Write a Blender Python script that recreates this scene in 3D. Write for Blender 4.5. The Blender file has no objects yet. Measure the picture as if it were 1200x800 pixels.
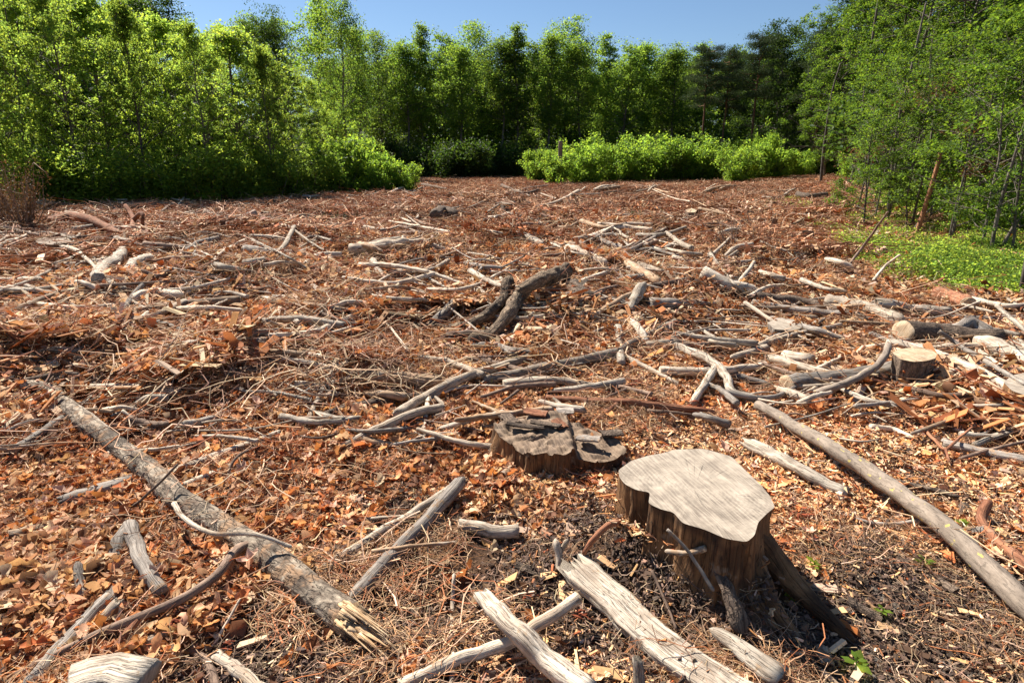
import bpy, math, random
import numpy as np
from mathutils import Vector, Matrix

# ------------------------------------------------------------------ camera, world, sun, exposure
scene = bpy.context.scene
COL = scene.collection
R = math.radians
CAM_H = 1.5
PITCH = R(16.84)
FPX = 700.0                      # focal length in pixels of the 1200 x 800 photograph
cam_data = bpy.data.cameras.new("camera")
cam_data.sensor_width = 36.0
cam_data.lens = 36.0 * FPX / 1200.0
cam_data.clip_start = 0.05
cam_data.clip_end = 2000.0
cam = bpy.data.objects.new("camera", cam_data)
cam.location = (0, 0, CAM_H)
cam.rotation_euler = (R(90) - PITCH, 0, 0)
COL.objects.link(cam)
scene.camera = cam

SUN_ELEV = R(47.0)
SUN_AZ = R(-42.0)                # measured from +Y (view direction) towards +X
sun_dir = Vector((math.sin(SUN_AZ) * math.cos(SUN_ELEV), math.cos(SUN_AZ) * math.cos(SUN_ELEV), math.sin(SUN_ELEV)))

world = bpy.data.worlds.new("World")
scene.world = world
world.use_nodes = True
wn = world.node_tree
wn.nodes.clear()
sky = wn.nodes.new("ShaderNodeTexSky")
sky.sky_type = 'NISHITA'
sky.sun_disc = False
sky.sun_elevation = SUN_ELEV
sky.sun_rotation = SUN_AZ        # 0 = +Y, clockwise towards +X
sky.air_density = 1.0
sky.dust_density = 0.15
sky.ozone_density = 5.0
bgn = wn.nodes.new("ShaderNodeBackground")
bgn.inputs["Strength"].default_value = 0.05
out = wn.nodes.new("ShaderNodeOutputWorld")
wn.links.new(sky.outputs[0], bgn.inputs[0])
wn.links.new(bgn.outputs[0], out.inputs[0])

sun_data = bpy.data.lights.new("sun", 'SUN')
sun_data.energy = 5.0
sun_data.angle = R(0.53)
sun_data.color = (1.0, 0.95, 0.86)
sun = bpy.data.objects.new("sun", sun_data)
sun.rotation_euler = sun_dir.to_track_quat('Z', 'Y').to_euler()
sun.location = (-20, 20, 30)
COL.objects.link(sun)

scene.view_settings.view_transform = 'Standard'
scene.view_settings.look = 'None'
scene.view_settings.exposure = 1.22
scene.view_settings.gamma = 1.0
scene.view_settings.use_curve_mapping = False
scene.cycles.max_bounces = 4
scene.cycles.diffuse_bounces = 2
scene.cycles.glossy_bounces = 2
scene.cycles.transmission_bounces = 2
scene.cycles.transparent_max_bounces = 4

# ------------------------------------------------------------------ noise
_prm = np.random.RandomState(7)
PERM = np.tile(_prm.permutation(512), 4)
G2 = np.stack([np.cos(np.linspace(0, 2 * np.pi, 64, endpoint=False)), np.sin(np.linspace(0, 2 * np.pi, 64, endpoint=False))], 1)
_g3 = _prm.normal(size=(64, 3)); G3 = _g3 / np.linalg.norm(_g3, axis=1, keepdims=True)

def _fade(t): return t * t * t * (t * (t * 6 - 15) + 10)

def noise2(x, y):
    x = np.asarray(x, float); y = np.asarray(y, float)
    xi = np.floor(x).astype(int); yi = np.floor(y).astype(int)
    xf = x - xi; yf = y - yi; u = _fade(xf); v = _fade(yf)
    def g(ix, iy, dx, dy):
        h = PERM[(PERM[ix & 511] + iy) & 511] & 63
        return G2[h, 0] * dx + G2[h, 1] * dy
    a = g(xi, yi, xf, yf); b = g(xi + 1, yi, xf - 1, yf)
    c = g(xi, yi + 1, xf, yf - 1); d = g(xi + 1, yi + 1, xf - 1, yf - 1)
    return (a + u * (b - a)) + v * ((c + u * (d - c)) - (a + u * (b - a)))

def noise3(p):
    p = np.asarray(p, float)
    i = np.floor(p).astype(int); f = p - i; w = _fade(f)
    def g(dx, dy, dz):
        h = PERM[(PERM[(PERM[(i[..., 0] + dx) & 511] + i[..., 1] + dy) & 511] + i[..., 2] + dz) & 511] & 63
        q = G3[h]
        return q[..., 0] * (f[..., 0] - dx) + q[..., 1] * (f[..., 1] - dy) + q[..., 2] * (f[..., 2] - dz)
    def lx(dy, dz): a = g(0, dy, dz); return a + w[..., 0] * (g(1, dy, dz) - a)
    def ly(dz): a = lx(0, dz); return a + w[..., 1] * (lx(1, dz) - a)
    a = ly(0); return a + w[..., 2] * (ly(1) - a)

def fbm2(x, y, o=4):
    s = 0; a = 1.0; k = 1.0
    for j in range(o):
        s = s + a * noise2(x * k + 13.7 * j, y * k + 5.1 * j); a *= 0.5; k *= 2.03
    return s

def fbm3(p, o=3):
    p = np.asarray(p, float); s = 0; a = 1.0; k = 1.0
    for j in range(o):
        s = s + a * noise3(p * k + 7.3 * j); a *= 0.5; k *= 2.07
    return s

# ------------------------------------------------------------------ terrain height
BUMPS = []                       # (x, y, radius, height) filled below

def H(x, y):
    x = np.asarray(x, float); y = np.asarray(y, float)
    d = np.sqrt(x * x + y * y)
    far = np.clip(1.0 - (d - 14) / 40.0, 0.25, 1)
    h = 0.16 * fbm2(x / 6.0 + 3.1, y / 6.0, 2) * far
    h = h + (0.07 + 0.05 * np.clip((d - 3) / 2, 0, 1)) * fbm2(x / 1.3, y / 1.3 + 9.0, 3) * far
    h = h + 0.030 * fbm2(x / 0.32, y / 0.32, 3) * np.clip(1.4 - d / 14.0, 0, 1)
    for bx, by, br, bh in BUMPS:
        h = h + bh * np.exp(-((x - bx) ** 2 + (y - by) ** 2) / (br * br))
    h = h + 0.8 * np.clip((x - 9) / 14, 0, 1) ** 2 * np.clip(1.2 - abs(y - 22) / 30, 0, 1)   # low rise under the grove
    return h

SP, CP = math.sin(PITCH), math.cos(PITCH)

def ray(px, py):
    u = (px - 600.0) / FPX; v = (400.0 - py) / FPX
    return np.array([u, CP + v * SP, -SP + v * CP])

def P(px, py, h=0.0):
    """Point of the terrain (raised by h) that the photograph shows at this pixel."""
    r = ray(px, py)
    z = h
    p = np.zeros(3)
    for k in range(14):
        t = (z - CAM_H) / min(r[2], -0.012)
        p = np.array([0, 0, CAM_H]) + r * t
        zn = float(H(p[0], p[1])) + h
        z = z + (zn - z) * 0.6
    p[2] = float(H(p[0], p[1])) + h
    return p

def depth(p): return p[1] * CP + (CAM_H - p[2]) * SP

def at_dist(px, y, gz=None):
    """Ground point in the pixel's column at distance y along the view axis' ground track."""
    # horizontal position from the column at the horizon line
    x = (px - 600.0) / FPX * (y * CP + CAM_H * SP)
    return np.array([x, y, float(H(x, y)) if gz is None else gz])

HEAPS = [(490, 300, .7, .16), (300, 325, .6, .14), (565, 290, .8, .18), (690, 318, .6, .16), (130, 355, .5, .13), (415, 375, .5, .14), (830, 335, .6, .12), (650, 268, 1.2, .22), (240, 285, .9, .18), (350, 262, 1.4, .25), (745, 275, 1.0, .2), (880, 300, .8, .14), (60, 410, .4, .10), (250, 425, .45, .10), (480, 262, 1.3, .25), (560, 250, 1.6, .28), (420, 440, .35, .08)]
for (bpx, bpy_, br, bh) in [(625, 372, 0.75, 0.16), (575, 400, 0.4, 0.07), (800, 650, 0.45, 0.03), (735, 630, 0.17, 0.13), (790, 668, 0.15, 0.13), (848, 705, 0.13, 0.09), (700, 650, 0.15, 0.06),
                            (510, 700, 0.17, -0.13), (1000, 760, 0.35, -0.05), (640, 520, 0.35, 0.04), (330, 440, 0.6, 0.08),
                            (480, 340, 0.8, 0.10), (760, 350, 0.8, 0.12), (200, 330, 0.8, 0.08), (1000, 380, 0.8, 0.06)] + HEAPS:
    q = P(bpx, bpy_)
    BUMPS.append((q[0], q[1], br, bh))

# ------------------------------------------------------------------ mesh helpers
def new_mesh(name, V, faces, mats=(), attrs=None, smooth=True, mat_idx=None):
    """faces: list of int arrays (each (m, k))."""
    me = bpy.data.meshes.new(name)
    V = np.asarray(V, np.float32)
    faces = [np.asarray(f, np.int32) for f in faces if len(f)]
    nl = sum(f.size for f in faces); nf = sum(len(f) for f in faces)
    me.vertices.add(len(V)); me.vertices.foreach_set("co", V.ravel())
    me.loops.add(nl); me.polygons.add(nf)
    me.loops.foreach_set("vertex_index", np.concatenate([f.ravel() for f in faces]))
    starts = []; s = 0
    for f in faces:
        k = f.shape[1]
        starts.append(s + np.arange(len(f)) * k); s += f.size
    me.polygons.foreach_set("loop_start", np.concatenate(starts).astype(np.int32))
    if smooth is not None:
        me.polygons.foreach_set("use_smooth", np.full(nf, bool(smooth)))
    if mat_idx is not None:
        me.polygons.foreach_set("material_index", np.asarray(mat_idx, np.int32))
    for m in mats: me.materials.append(m)
    for k, a in (attrs or {}).items():
        a = np.asarray(a, np.float32)
        if a.ndim == 1:
            at = me.attributes.new(k, 'FLOAT', 'POINT'); at.data.foreach_set("value", a)
        elif a.shape[1] == 4:
            at = me.attributes.new(k, 'FLOAT_COLOR', 'POINT'); at.data.foreach_set("color", a.ravel())
        else:
            at = me.attributes.new(k, 'FLOAT_VECTOR', 'POINT'); at.data.foreach_set("vector", a.ravel())
    me.update(calc_edges=True)
    me.validate()
    return me

def add(name, me, parent=None, label=None, cat=None, group=None, kind=None, loc=None):
    o = bpy.data.objects.new(name, me)
    COL.objects.link(o)
    if loc is not None: o.location = loc
    if parent is not None: o.parent = parent
    if label: o["label"] = label
    if cat: o["category"] = cat
    if group: o["group"] = group
    if kind: o["kind"] = kind
    return o

def catmull(pts, spacing):
    pts = np.asarray(pts, float)
    if len(pts) == 2:
        n = max(2, int(np.linalg.norm(pts[1] - pts[0]) / spacing) + 1)
        t = np.linspace(0, 1, n)[:, None]
        return pts[0] + (pts[1] - pts[0]) * t, t[:, 0]
    ext = np.vstack([2 * pts[0] - pts[1], pts, 2 * pts[-1] - pts[-2]])
    out = []
    for i in range(len(pts) - 1):
        p0, p1, p2, p3 = ext[i:i + 4]
        n = max(2, int(np.linalg.norm(p2 - p1) / spacing))
        t = np.linspace(0, 1, n, endpoint=False)[:, None]
        out.append(0.5 * ((2 * p1) + (-p0 + p2) * t + (2 * p0 - 5 * p1 + 4 * p2 - p3) * t ** 2 + (-p0 + 3 * p1 - 3 * p2 + p3) * t ** 3))
    out.append(pts[-1][None])
    q = np.vstack(out)
    s = np.r_[0, np.cumsum(np.linalg.norm(np.diff(q, axis=0), axis=1))]
    return q, s / s[-1]

def frames(C):
    T = np.gradient(C, axis=0)
    T /= np.linalg.norm(T, axis=1, keepdims=True) + 1e-9
    if abs(T[:, 2]).mean() > 0.8:
        ref = np.array([0.3, 1.0, 0.0])
    else:
        ref = np.array([0, 0, 1.0])
    S = np.cross(T, ref); S /= np.linalg.norm(S, axis=1, keepdims=True) + 1e-9
    U = np.cross(S, T)
    return T, S, U

def tube(C, rad, seg, rng, amp=0.0, freq=6.0, flat=1.0, box=0.0, start='cap', end='cap', disp=None):
    """Swept tube. Returns V, quads, tris, rest coordinates; end kinds: cap, taper, splinter, open."""
    C = np.asarray(C, float); rad = np.asarray(rad, float)
    n = len(C)
    T, S, U = frames(C)
    ln = np.r_[0, np.cumsum(np.linalg.norm(np.diff(C, axis=0), axis=1))]
    th = np.linspace(0, 2 * np.pi, seg, endpoint=False)
    c, s = np.cos(th), np.sin(th)
    if box > 0:
        k = 1.0 / np.power(np.abs(c) ** (2 + 6 * box) + np.abs(s) ** (2 + 6 * box), 1.0 / (2 + 6 * box))
        c, s = c * k, s * k
    off = rng.uniform(0, 50, 3)
    rest = np.zeros((n, seg, 3))
    rest[..., 0] = c[None] * rad[:, None]; rest[..., 1] = s[None] * rad[:, None] * flat; rest[..., 2] = ln[:, None]
    m = np.ones((n, seg))
    if amp > 0:
        q = rest.copy(); rm = max(rad.max(), 1e-4)
        q[..., :2] *= freq / 6.0 * 1.3 / rm; q[..., 2] *= freq / 6.0 * 0.35 / rm
        m += amp * fbm3(q + off, 3)
    if disp is not None:
        m += disp(rest, rad)
    V = C[:, None] + S[:, None] * (rest[..., 0] * m)[..., None] + U[:, None] * (rest[..., 1] * m)[..., None]
    rest = rest + off * 0.2
    rings = [V[i] for i in range(n)]; rr = [rest[i] for i in range(n)]
    def finish(idx, sgn, kind):
        Tn = T[idx] * sgn; r = rad[idx]
        if kind == 'splinter':
            base = rings[-1] if sgn > 0 else rings[0]
            rb = rr[-1] if sgn > 0 else rr[0]
            L = r * (rng.uniform(0.1, 1.3, seg) + 0.8 * np.abs(fbm2(np.arange(seg) / 5.0, np.full(seg, rng.uniform(0, 50)), 2)))
            L = np.where(rng.rand(seg) < 0.4, L * 0.3, L)
            ring = base + (C[idx] - base) * rng.uniform(0.04, 0.3, seg)[:, None] + Tn * L[:, None]
            rin = C[idx] + (base - C[idx]) * rng.uniform(0.3, 0.7, seg)[:, None] + Tn * (r * rng.uniform(0.2, 1.5, seg))[:, None]
            cen = (C[idx] + Tn * r * 0.6)
            new = [(ring, rb + [0, 0, 0.01]), (rin, rb * [0.5, 0.5, 1])]
        elif kind == 'taper':
            base = rings[-1] if sgn > 0 else rings[0]
            rb = rr[-1] if sgn > 0 else rr[0]
            ring = C[idx] + (base - C[idx]) * 0.6 + Tn * r * 0.8
            new = [(ring, rb)]; cen = C[idx] + Tn * r * 1.3
        else:
            new = []; cen = C[idx] + Tn * r * 0.03
        return new, cen
    ne, ce = finish(n - 1, 1, end)
    ns, cs = finish(0, -1, start)
    allr = [x[0] for x in reversed(ns)] + rings + [x[0] for x in ne]
    allq = [x[1] for x in reversed(ns)] + rr + [x[1] for x in ne]
    N = len(allr)
    V = np.vstack([np.vstack(allr), cs[None], ce[None]])
    rest = np.vstack([np.vstack(allq), (C[0] * 0 + rr[0].mean(0))[None], rr[-1].mean(0)[None]])
    i = np.arange(N - 1)[:, None]; j = np.arange(seg)[None]
    j2 = (j + 1) % seg
    Q = np.stack([i * seg + j, i * seg + j2, (i + 1) * seg + j2, (i + 1) * seg + j], -1).reshape(-1, 4)
    jj = np.arange(seg); jn = (jj + 1) % seg
    tris = []
    if start != 'open': tris.append(np.stack([np.full(seg, N * seg), jn, jj], 1))
    if end != 'open': tris.append(np.stack([np.full(seg, N * seg + 1), (N - 1) * seg + jj, (N - 1) * seg + jn], 1))
    return V, Q, (np.vstack(tris) if tris else np.zeros((0, 3), int)), rest

def merge(parts):
    Vs, Qs, Ts, Rs = [], [], [], []; o = 0
    for V, Q, T, rest in parts:
        Vs.append(V); Qs.append(Q + o); Ts.append(T + o); Rs.append(rest); o += len(V)
    return np.vstack(Vs), np.vstack(Qs), np.vstack(Ts), np.vstack(Rs)

# ------------------------------------------------------------------ materials
class NT:
    def __init__(s, name):
        s.m = bpy.data.materials.new(name); s.m.use_nodes = True
        s.t = s.m.node_tree; s.t.nodes.clear()
        s.out = s.n("ShaderNodeOutputMaterial")
    def n(s, kind, **kw):
        x = s.t.nodes.new(kind)
        for k, v in kw.items(): setattr(x, k, v)
        return x
    def l(s, a, b): s.t.links.new(a, b)
    def noise(s, vec, scale, detail=4.0, rough=0.55, dist=0.0):
        x = s.n("ShaderNodeTexNoise")
        x.inputs["Scale"].default_value = scale; x.inputs["Detail"].default_value = detail
        x.inputs["Roughness"].default_value = rough; x.inputs["Distortion"].default_value = dist
        if vec is not None: s.l(vec, x.inputs["Vector"])
        return x.outputs["Fac"]
    def ramp(s, fac, stops):
        x = s.n("ShaderNodeValToRGB"); e = x.color_ramp.elements
        while len(e) < len(stops): e.new(0.5)
        for k, (p, c) in enumerate(stops):
            e[k].position = p; e[k].color = (c[0], c[1], c[2], 1) if hasattr(c, '__len__') else (c, c, c, 1)
        s.l(fac, x.inputs[0]); return x.outputs[0]
    def mix(s, fac, a, b, mode='MIX'):
        x = s.n("ShaderNodeMix", data_type='RGBA', blend_type=mode)
        for sock, v in ((x.inputs[0], fac), (x.inputs[6], a), (x.inputs[7], b)):
            if hasattr(v, 'is_linked') or hasattr(v, 'links'): s.l(v, sock)
            elif hasattr(v, '__len__'): sock.default_value = (v[0], v[1], v[2], 1)
            else: sock.default_value = v
        return x.outputs[2]
    def math(s, op, a, b=0.0):
        x = s.n("ShaderNodeMath", operation=op)
        for sock, v in ((x.inputs[0], a), (x.inputs[1], b)):
            if hasattr(v, 'links'): s.l(v, sock)
            else: sock.default_value = v
        return x.outputs[0]
    def mapping(s, vec, sc, rot=(0, 0, 0)):
        x = s.n("ShaderNodeMapping"); x.inputs["Scale"].default_value = sc; x.inputs["Rotation"].default_value = rot
        s.l(vec, x.inputs[0]); return x.outputs[0]
    def attr(s, name, kind='GEOMETRY'):
        x = s.n("ShaderNodeAttribute"); x.attribute_name = name; x.attribute_type = kind; return x
    def bump(s, h, strength, dist):
        x = s.n("ShaderNodeBump"); x.inputs["Strength"].default_value = strength; x.inputs["Distance"].default_value = dist
        s.l(h, x.inputs["Height"]); return x.outputs[0]
    def principled(s, col, rough=0.85, normal=None, spec=0.25):
        x = s.n("ShaderNodeBsdfPrincipled")
        if hasattr(col, 'links'): s.l(col, x.inputs["Base Color"])
        else: x.inputs["Base Color"].default_value = (*col, 1)
        x.inputs["Roughness"].default_value = rough
        x.inputs["Specular IOR Level"].default_value = spec
        if normal is not None: s.l(normal, x.inputs["Normal"])
        return x.outputs[0]
    def done(s, shader): s.l(shader, s.out.inputs[0]); return s.m

def wood(name, pale, mid, dark, scale=40.0, stretch=0.10, patch=None, patch_amt=0.5, bump=0.5, cracks=0.0, lichen=None, dirt=0.35):
    t = NT(name)
    v = t.attr("rest").outputs["Vector"]
    g = t.mapping(v, (1, 1, stretch))
    f1 = t.noise(g, scale, 6, 0.65, 0.4)
    c = t.ramp(f1, [(0.26, dark), (0.40, mid), (0.60, pale)])
    f2 = t.noise(v, scale * 0.16, 3, 0.6)
    c = t.mix(t.ramp(f2, [(0.45, 0.0), (0.62, dirt)]), c, dark)
    if patch is not None:
        f3 = t.noise(v, scale * 0.22, 4, 0.7)
        c = t.mix(t.ramp(f3, [(0.62 - 0.15 * patch_amt, 0.0), (0.70 - 0.15 * patch_amt, 0.85)]), c, patch)
    hgt = f1
    if cracks > 0:
        w = t.n("ShaderNodeTexVoronoi", feature='DISTANCE_TO_EDGE')
        vv = t.n("ShaderNodeVectorMath", operation='ADD')
        nz = t.n("ShaderNodeTexNoise"); nz.inputs["Scale"].default_value = scale * 0.8; t.l(v, nz.inputs["Vector"])
        sc = t.n("ShaderNodeVectorMath", operation='SCALE'); sc.inputs["Scale"].default_value = 0.03
        t.l(nz.outputs["Color"], sc.inputs[0]); t.l(t.mapping(v, (1, 1, 0.45)), vv.inputs[0]); t.l(sc.outputs[0], vv.inputs[1])
        w.inputs["Scale"].default_value = scale * 0.9; t.l(vv.outputs[0], w.inputs["Vector"])
        e = t.ramp(w.outputs["Distance"], [(0.0, 0.5), (0.14, 1.0)])
        c = t.mix(e, dark, c)
        hgt = t.math('ADD', t.math('MULTIPLY', e, cracks), f1)
    if lichen is not None:
        f4 = t.noise(v, scale * 0.75, 2, 0.5)
        c = t.mix(t.ramp(f4, [(0.66, 0.0), (0.70, 0.9)]), c, lichen)
    n5 = t.noise(t.mapping(v, (1, 1, stretch * 0.6)), scale * 1.2, 3, 0.5, 0.3)
    band = t.ramp(t.math('ABSOLUTE', t.math('SUBTRACT', n5, 0.5)), [(0.0, 0.65), (0.022, 0.0)])
    c = t.mix(band, c, dark)
    hgt = t.math('SUBTRACT', hgt, t.math('MULTIPLY', band, 0.5))
    n6 = t.noise(v, scale * 3.0, 4, 0.7)
    c = t.mix(t.ramp(n6, [(0.3, 0.35), (0.46, 0.0)]), c, dark)
    rnd = t.n("ShaderNodeObjectInfo").outputs["Random"]
    k = t.math('ADD', t.math('MULTIPLY', rnd, 0.6), 0.66)
    cm = t.n("ShaderNodeVectorMath", operation='SCALE'); t.l(c, cm.inputs[0]); t.l(k, cm.inputs["Scale"])
    nrm = t.bump(hgt, bump, 0.012)
    return t.done(t.principled(cm.outputs[0], 0.88, nrm, 0.2))

M = {}
M['pale'] = wood('weathered_pale_wood', (0.68, 0.56, 0.43), (0.50, 0.38, 0.27), (0.15, 0.10, 0.07), 60, 0.07, patch=(0.34, 0.21, 0.12), patch_amt=0.15, bump=0.8)
M['white'] = wood('bleached_wood', (0.62, 0.53, 0.42), (0.48, 0.385, 0.29), (0.17, 0.115, 0.08), 70, 0.07, patch=(0.40, 0.26, 0.15), patch_amt=0.1, bump=0.9, dirt=0.5)
M['grey'] = wood('grey_weathered_wood', (0.42, 0.36, 0.30), (0.27, 0.22, 0.18), (0.08, 0.06, 0.05), 70, 0.06, patch=(0.36, 0.22, 0.12), patch_amt=0.4, bump=0.8)
M['tan'] = wood('tan_barkless_wood', (0.48, 0.33, 0.21), (0.31, 0.195, 0.115), (0.13, 0.07, 0.04), 55, 0.08, patch=(0.44, 0.36, 0.28), patch_amt=0.5, bump=0.6)
M['red'] = wood('reddish_inner_bark', (0.38, 0.17, 0.09), (0.23, 0.09, 0.048), (0.10, 0.04, 0.025), 60, 0.10, patch=(0.30, 0.19, 0.125), patch_amt=0.4, bump=0.8)
M['dark'] = wood('dark_bark', (0.24, 0.17, 0.12), (0.13, 0.09, 0.065), (0.035, 0.025, 0.02), 50, 0.25, patch=(0.33, 0.24, 0.17), patch_amt=0.35, bump=1.0, cracks=0.5)
M['twig'] = wood('twig_bark', (0.30, 0.20, 0.14), (0.17, 0.11, 0.08), (0.06, 0.04, 0.03), 50, 0.2, bump=0.6)
M['bark'] = wood('scaly_pine_bark', (0.52, 0.42, 0.31), (0.22, 0.16, 0.115), (0.045, 0.03, 0.022), 30, 0.4, patch=(0.42, 0.25, 0.14), patch_amt=0.55, bump=1.0, cracks=0.4, dirt=0.75)
M['pole'] = wood('smooth_grey_pole_bark', (0.33, 0.26, 0.20), (0.22, 0.17, 0.13), (0.09, 0.07, 0.055), 45, 0.3, bump=0.35, lichen=(0.50, 0.40, 0.12))
M['moss'] = wood('rotten_mossy_bark', (0.36, 0.25, 0.16), (0.15, 0.10, 0.065), (0.03, 0.022, 0.017), 34, 0.3, patch=(0.52, 0.38, 0.24), patch_amt=0.35, bump=1.0, cracks=0.8)
M['birch'] = wood('young_tree_bark', (0.20, 0.17, 0.13), (0.11, 0.09, 0.07), (0.04, 0.035, 0.03), 20, 0.5, bump=0.5)
M['pinebark'] = wood('orange_pine_trunk', (0.30, 0.15, 0.08), (0.18, 0.09, 0.055), (0.06, 0.035, 0.025), 8, 0.3, bump=0.8)
M['splint'] = wood('splintered_fresh_wood', (0.72, 0.52, 0.32), (0.52, 0.32, 0.16), (0.20, 0.09, 0.04), 90, 0.05, bump=0.9)
M['stumpside'] = wood('stump_side_wood', (0.36, 0.19, 0.085), (0.19, 0.095, 0.045), (0.035, 0.022, 0.016), 34, 0.10, patch=(0.27, 0.22, 0.17), patch_amt=0.2, bump=1.0, dirt=0.75)

def cut_material(name, pale, mid, dark, saw=True):
    """End grain: growth rings round the local origin plus saw marks."""
    t = NT(name)
    co = t.attr("rest").outputs["Vector"]
    wv = t.n("ShaderNodeTexWave", wave_type='RINGS', rings_direction='Z')
    wv.inputs["Scale"].default_value = 22; wv.inputs["Distortion"].default_value = 2.5; wv.inputs["Detail"].default_value = 3; wv.inputs["Detail Scale"].default_value = 1.2
    t.l(co, wv.inputs["Vector"])
    n1 = t.noise(co, 9, 5, 0.6)
    c = t.ramp(n1, [(0.30, dark), (0.48, mid), (0.66, pale)])
    c = t.mix(t.math('MULTIPLY', wv.outputs["Fac"], 0.035), c, dark)
    h = wv.outputs["Fac"]
    nv = t.n("ShaderNodeVectorMath", operation='NORMALIZE'); t.l(co, nv.inputs[0])
    rn = t.noise(nv.outputs[0], 4.5, 3, 0.6)
    chk = t.ramp(t.math('ABSOLUTE', t.math('SUBTRACT', rn, 0.5)), [(0.0, 1.0), (0.012, 0.0)])
    chk = t.math('MULTIPLY', chk, t.ramp(t.noise(co, 7, 2, 0.5), [(0.45, 0.0), (0.6, 0.9)]))
    st = t.noise(co, 3.5, 5, 0.7)
    c = t.mix(t.ramp(st, [(0.5, 0.0), (0.68, 0.7)]), c, [x * 0.75 for x in dark])
    c = t.mix(chk, c, [x * 0.2 for x in dark])
    if saw:
        q = t.mapping(t.mapping(co, (1, 1, 1), (0, 0, R(-17))), (1, 0.05, 1))
        sw = t.noise(q, 120, 3, 0.6)
        c = t.mix(t.ramp(sw, [(0.45, 0.0), (0.62, 0.45)]), c, [min(1, x * 1.25) for x in pale])
        c = t.mix(t.ramp(sw, [(0.30, 0.5), (0.42, 0.0)]), c, dark)
        h = t.math('ADD', sw, t.math('MULTIPLY', h, 0.08))
    return t.done(t.principled(c, 0.8, t.bump(h, 0.55, 0.006), 0.25))

M['cut_grey'] = cut_material('weathered_cut_face', (0.40, 0.33, 0.255), (0.29, 0.235, 0.18), (0.16, 0.125, 0.095))
M['cut_tan'] = cut_material('tan_cut_face', (0.52, 0.40, 0.27), (0.40, 0.28, 0.17), (0.22, 0.135, 0.075))
M['cut_dark'] = cut_material('old_dark_cut_face', (0.27, 0.19, 0.125), (0.17, 0.11, 0.07), (0.06, 0.04, 0.028))

def litter_material(name, transl=0.25, rough=0.8):
    t = NT(name)
    c = t.attr("Col").outputs["Color"]
    rnd = t.n("ShaderNodeObjectInfo").outputs["Random"]
    hs = t.n("ShaderNodeHueSaturation")
    t.l(c, hs.inputs["Color"])
    t.l(t.math('ADD', t.math('MULTIPLY', rnd, 0.5), 0.76), hs.inputs["Value"])
    col = hs.outputs[0]
    geo = t.n("ShaderNodeNewGeometry")
    nz = t.noise(geo.outputs["Position"], 90, 3, 0.6)
    col = t.mix(t.ramp(nz, [(0.35, 0.25), (0.5, 0.0)]), col, (0.10, 0.06, 0.04))
    p = t.principled(col, rough, None, 0.25)
    if transl > 0:
        tr = t.n("ShaderNodeBsdfTranslucent"); t.l(col, tr.inputs[0])
        mx = t.n("ShaderNodeMixShader"); mx.inputs[0].default_value = transl
        t.l(p, mx.inputs[1]); t.l(tr.outputs[0], mx.inputs[2]); p = mx.outputs[0]
    return t.done(p)

M['litter'] = litter_material('dry_litter', 0.35)
M['chips'] = litter_material('wood_chip_litter', 0.0)

def leaf_material(name, tint, ttint, transl=0.45):
    t = NT(name)
    c = t.attr("Col").outputs["Color"]
    rnd = t.n("ShaderNodeObjectInfo").outputs["Random"]
    hs = t.n("ShaderNodeHueSaturation"); t.l(c, hs.inputs["Color"])
    t.l(t.math('ADD', t.math('MULTIPLY', rnd, 0.45), 0.78), hs.inputs["Value"])
    t.l(t.math('ADD', t.math('MULTIPLY', t.math('FRACT', t.math('MULTIPLY', rnd, 7.31)), 0.035), 0.483), hs.inputs["Hue"])
    a = t.mix(1.0, hs.outputs[0], tint, 'MULTIPLY')
    b = t.mix(1.0, hs.outputs[0], ttint, 'MULTIPLY')
    p = t.principled(a, 0.55, None, 0.12)
    tr = t.n("ShaderNodeBsdfTranslucent"); t.l(b, tr.inputs[0])
    mx = t.n("ShaderNodeMixShader"); mx.inputs[0].default_value = transl
    t.l(p, mx.inputs[1]); t.l(tr.outputs[0], mx.inputs[2])
    return t.done(mx.outputs[0])

M['leaf_bright'] = leaf_material('bright_young_leaves', (0.10, 0.16, 0.03), (0.42, 0.56, 0.075), 0.6)
M['leaf_fresh'] = leaf_material('fresh_bush_leaves', (0.10, 0.165, 0.028), (0.34, 0.50, 0.055), 0.54)
M['leaf_mid'] = leaf_material('green_leaves', (0.085, 0.14, 0.03), (0.29, 0.43, 0.05), 0.52)
M['leaf_grove'] = leaf_material('grove_leaves', (0.062, 0.112, 0.02), (0.19, 0.30, 0.026), 0.46)
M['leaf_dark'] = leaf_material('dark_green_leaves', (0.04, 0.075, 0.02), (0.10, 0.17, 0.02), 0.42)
M['needle'] = leaf_material('pine_needles', (0.055, 0.085, 0.04), (0.07, 0.10, 0.03), 0.25)
M['leaf_brown'] = leaf_material('withered_leaves', (0.18, 0.105, 0.055), (0.18, 0.09, 0.04), 0.3)

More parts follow.
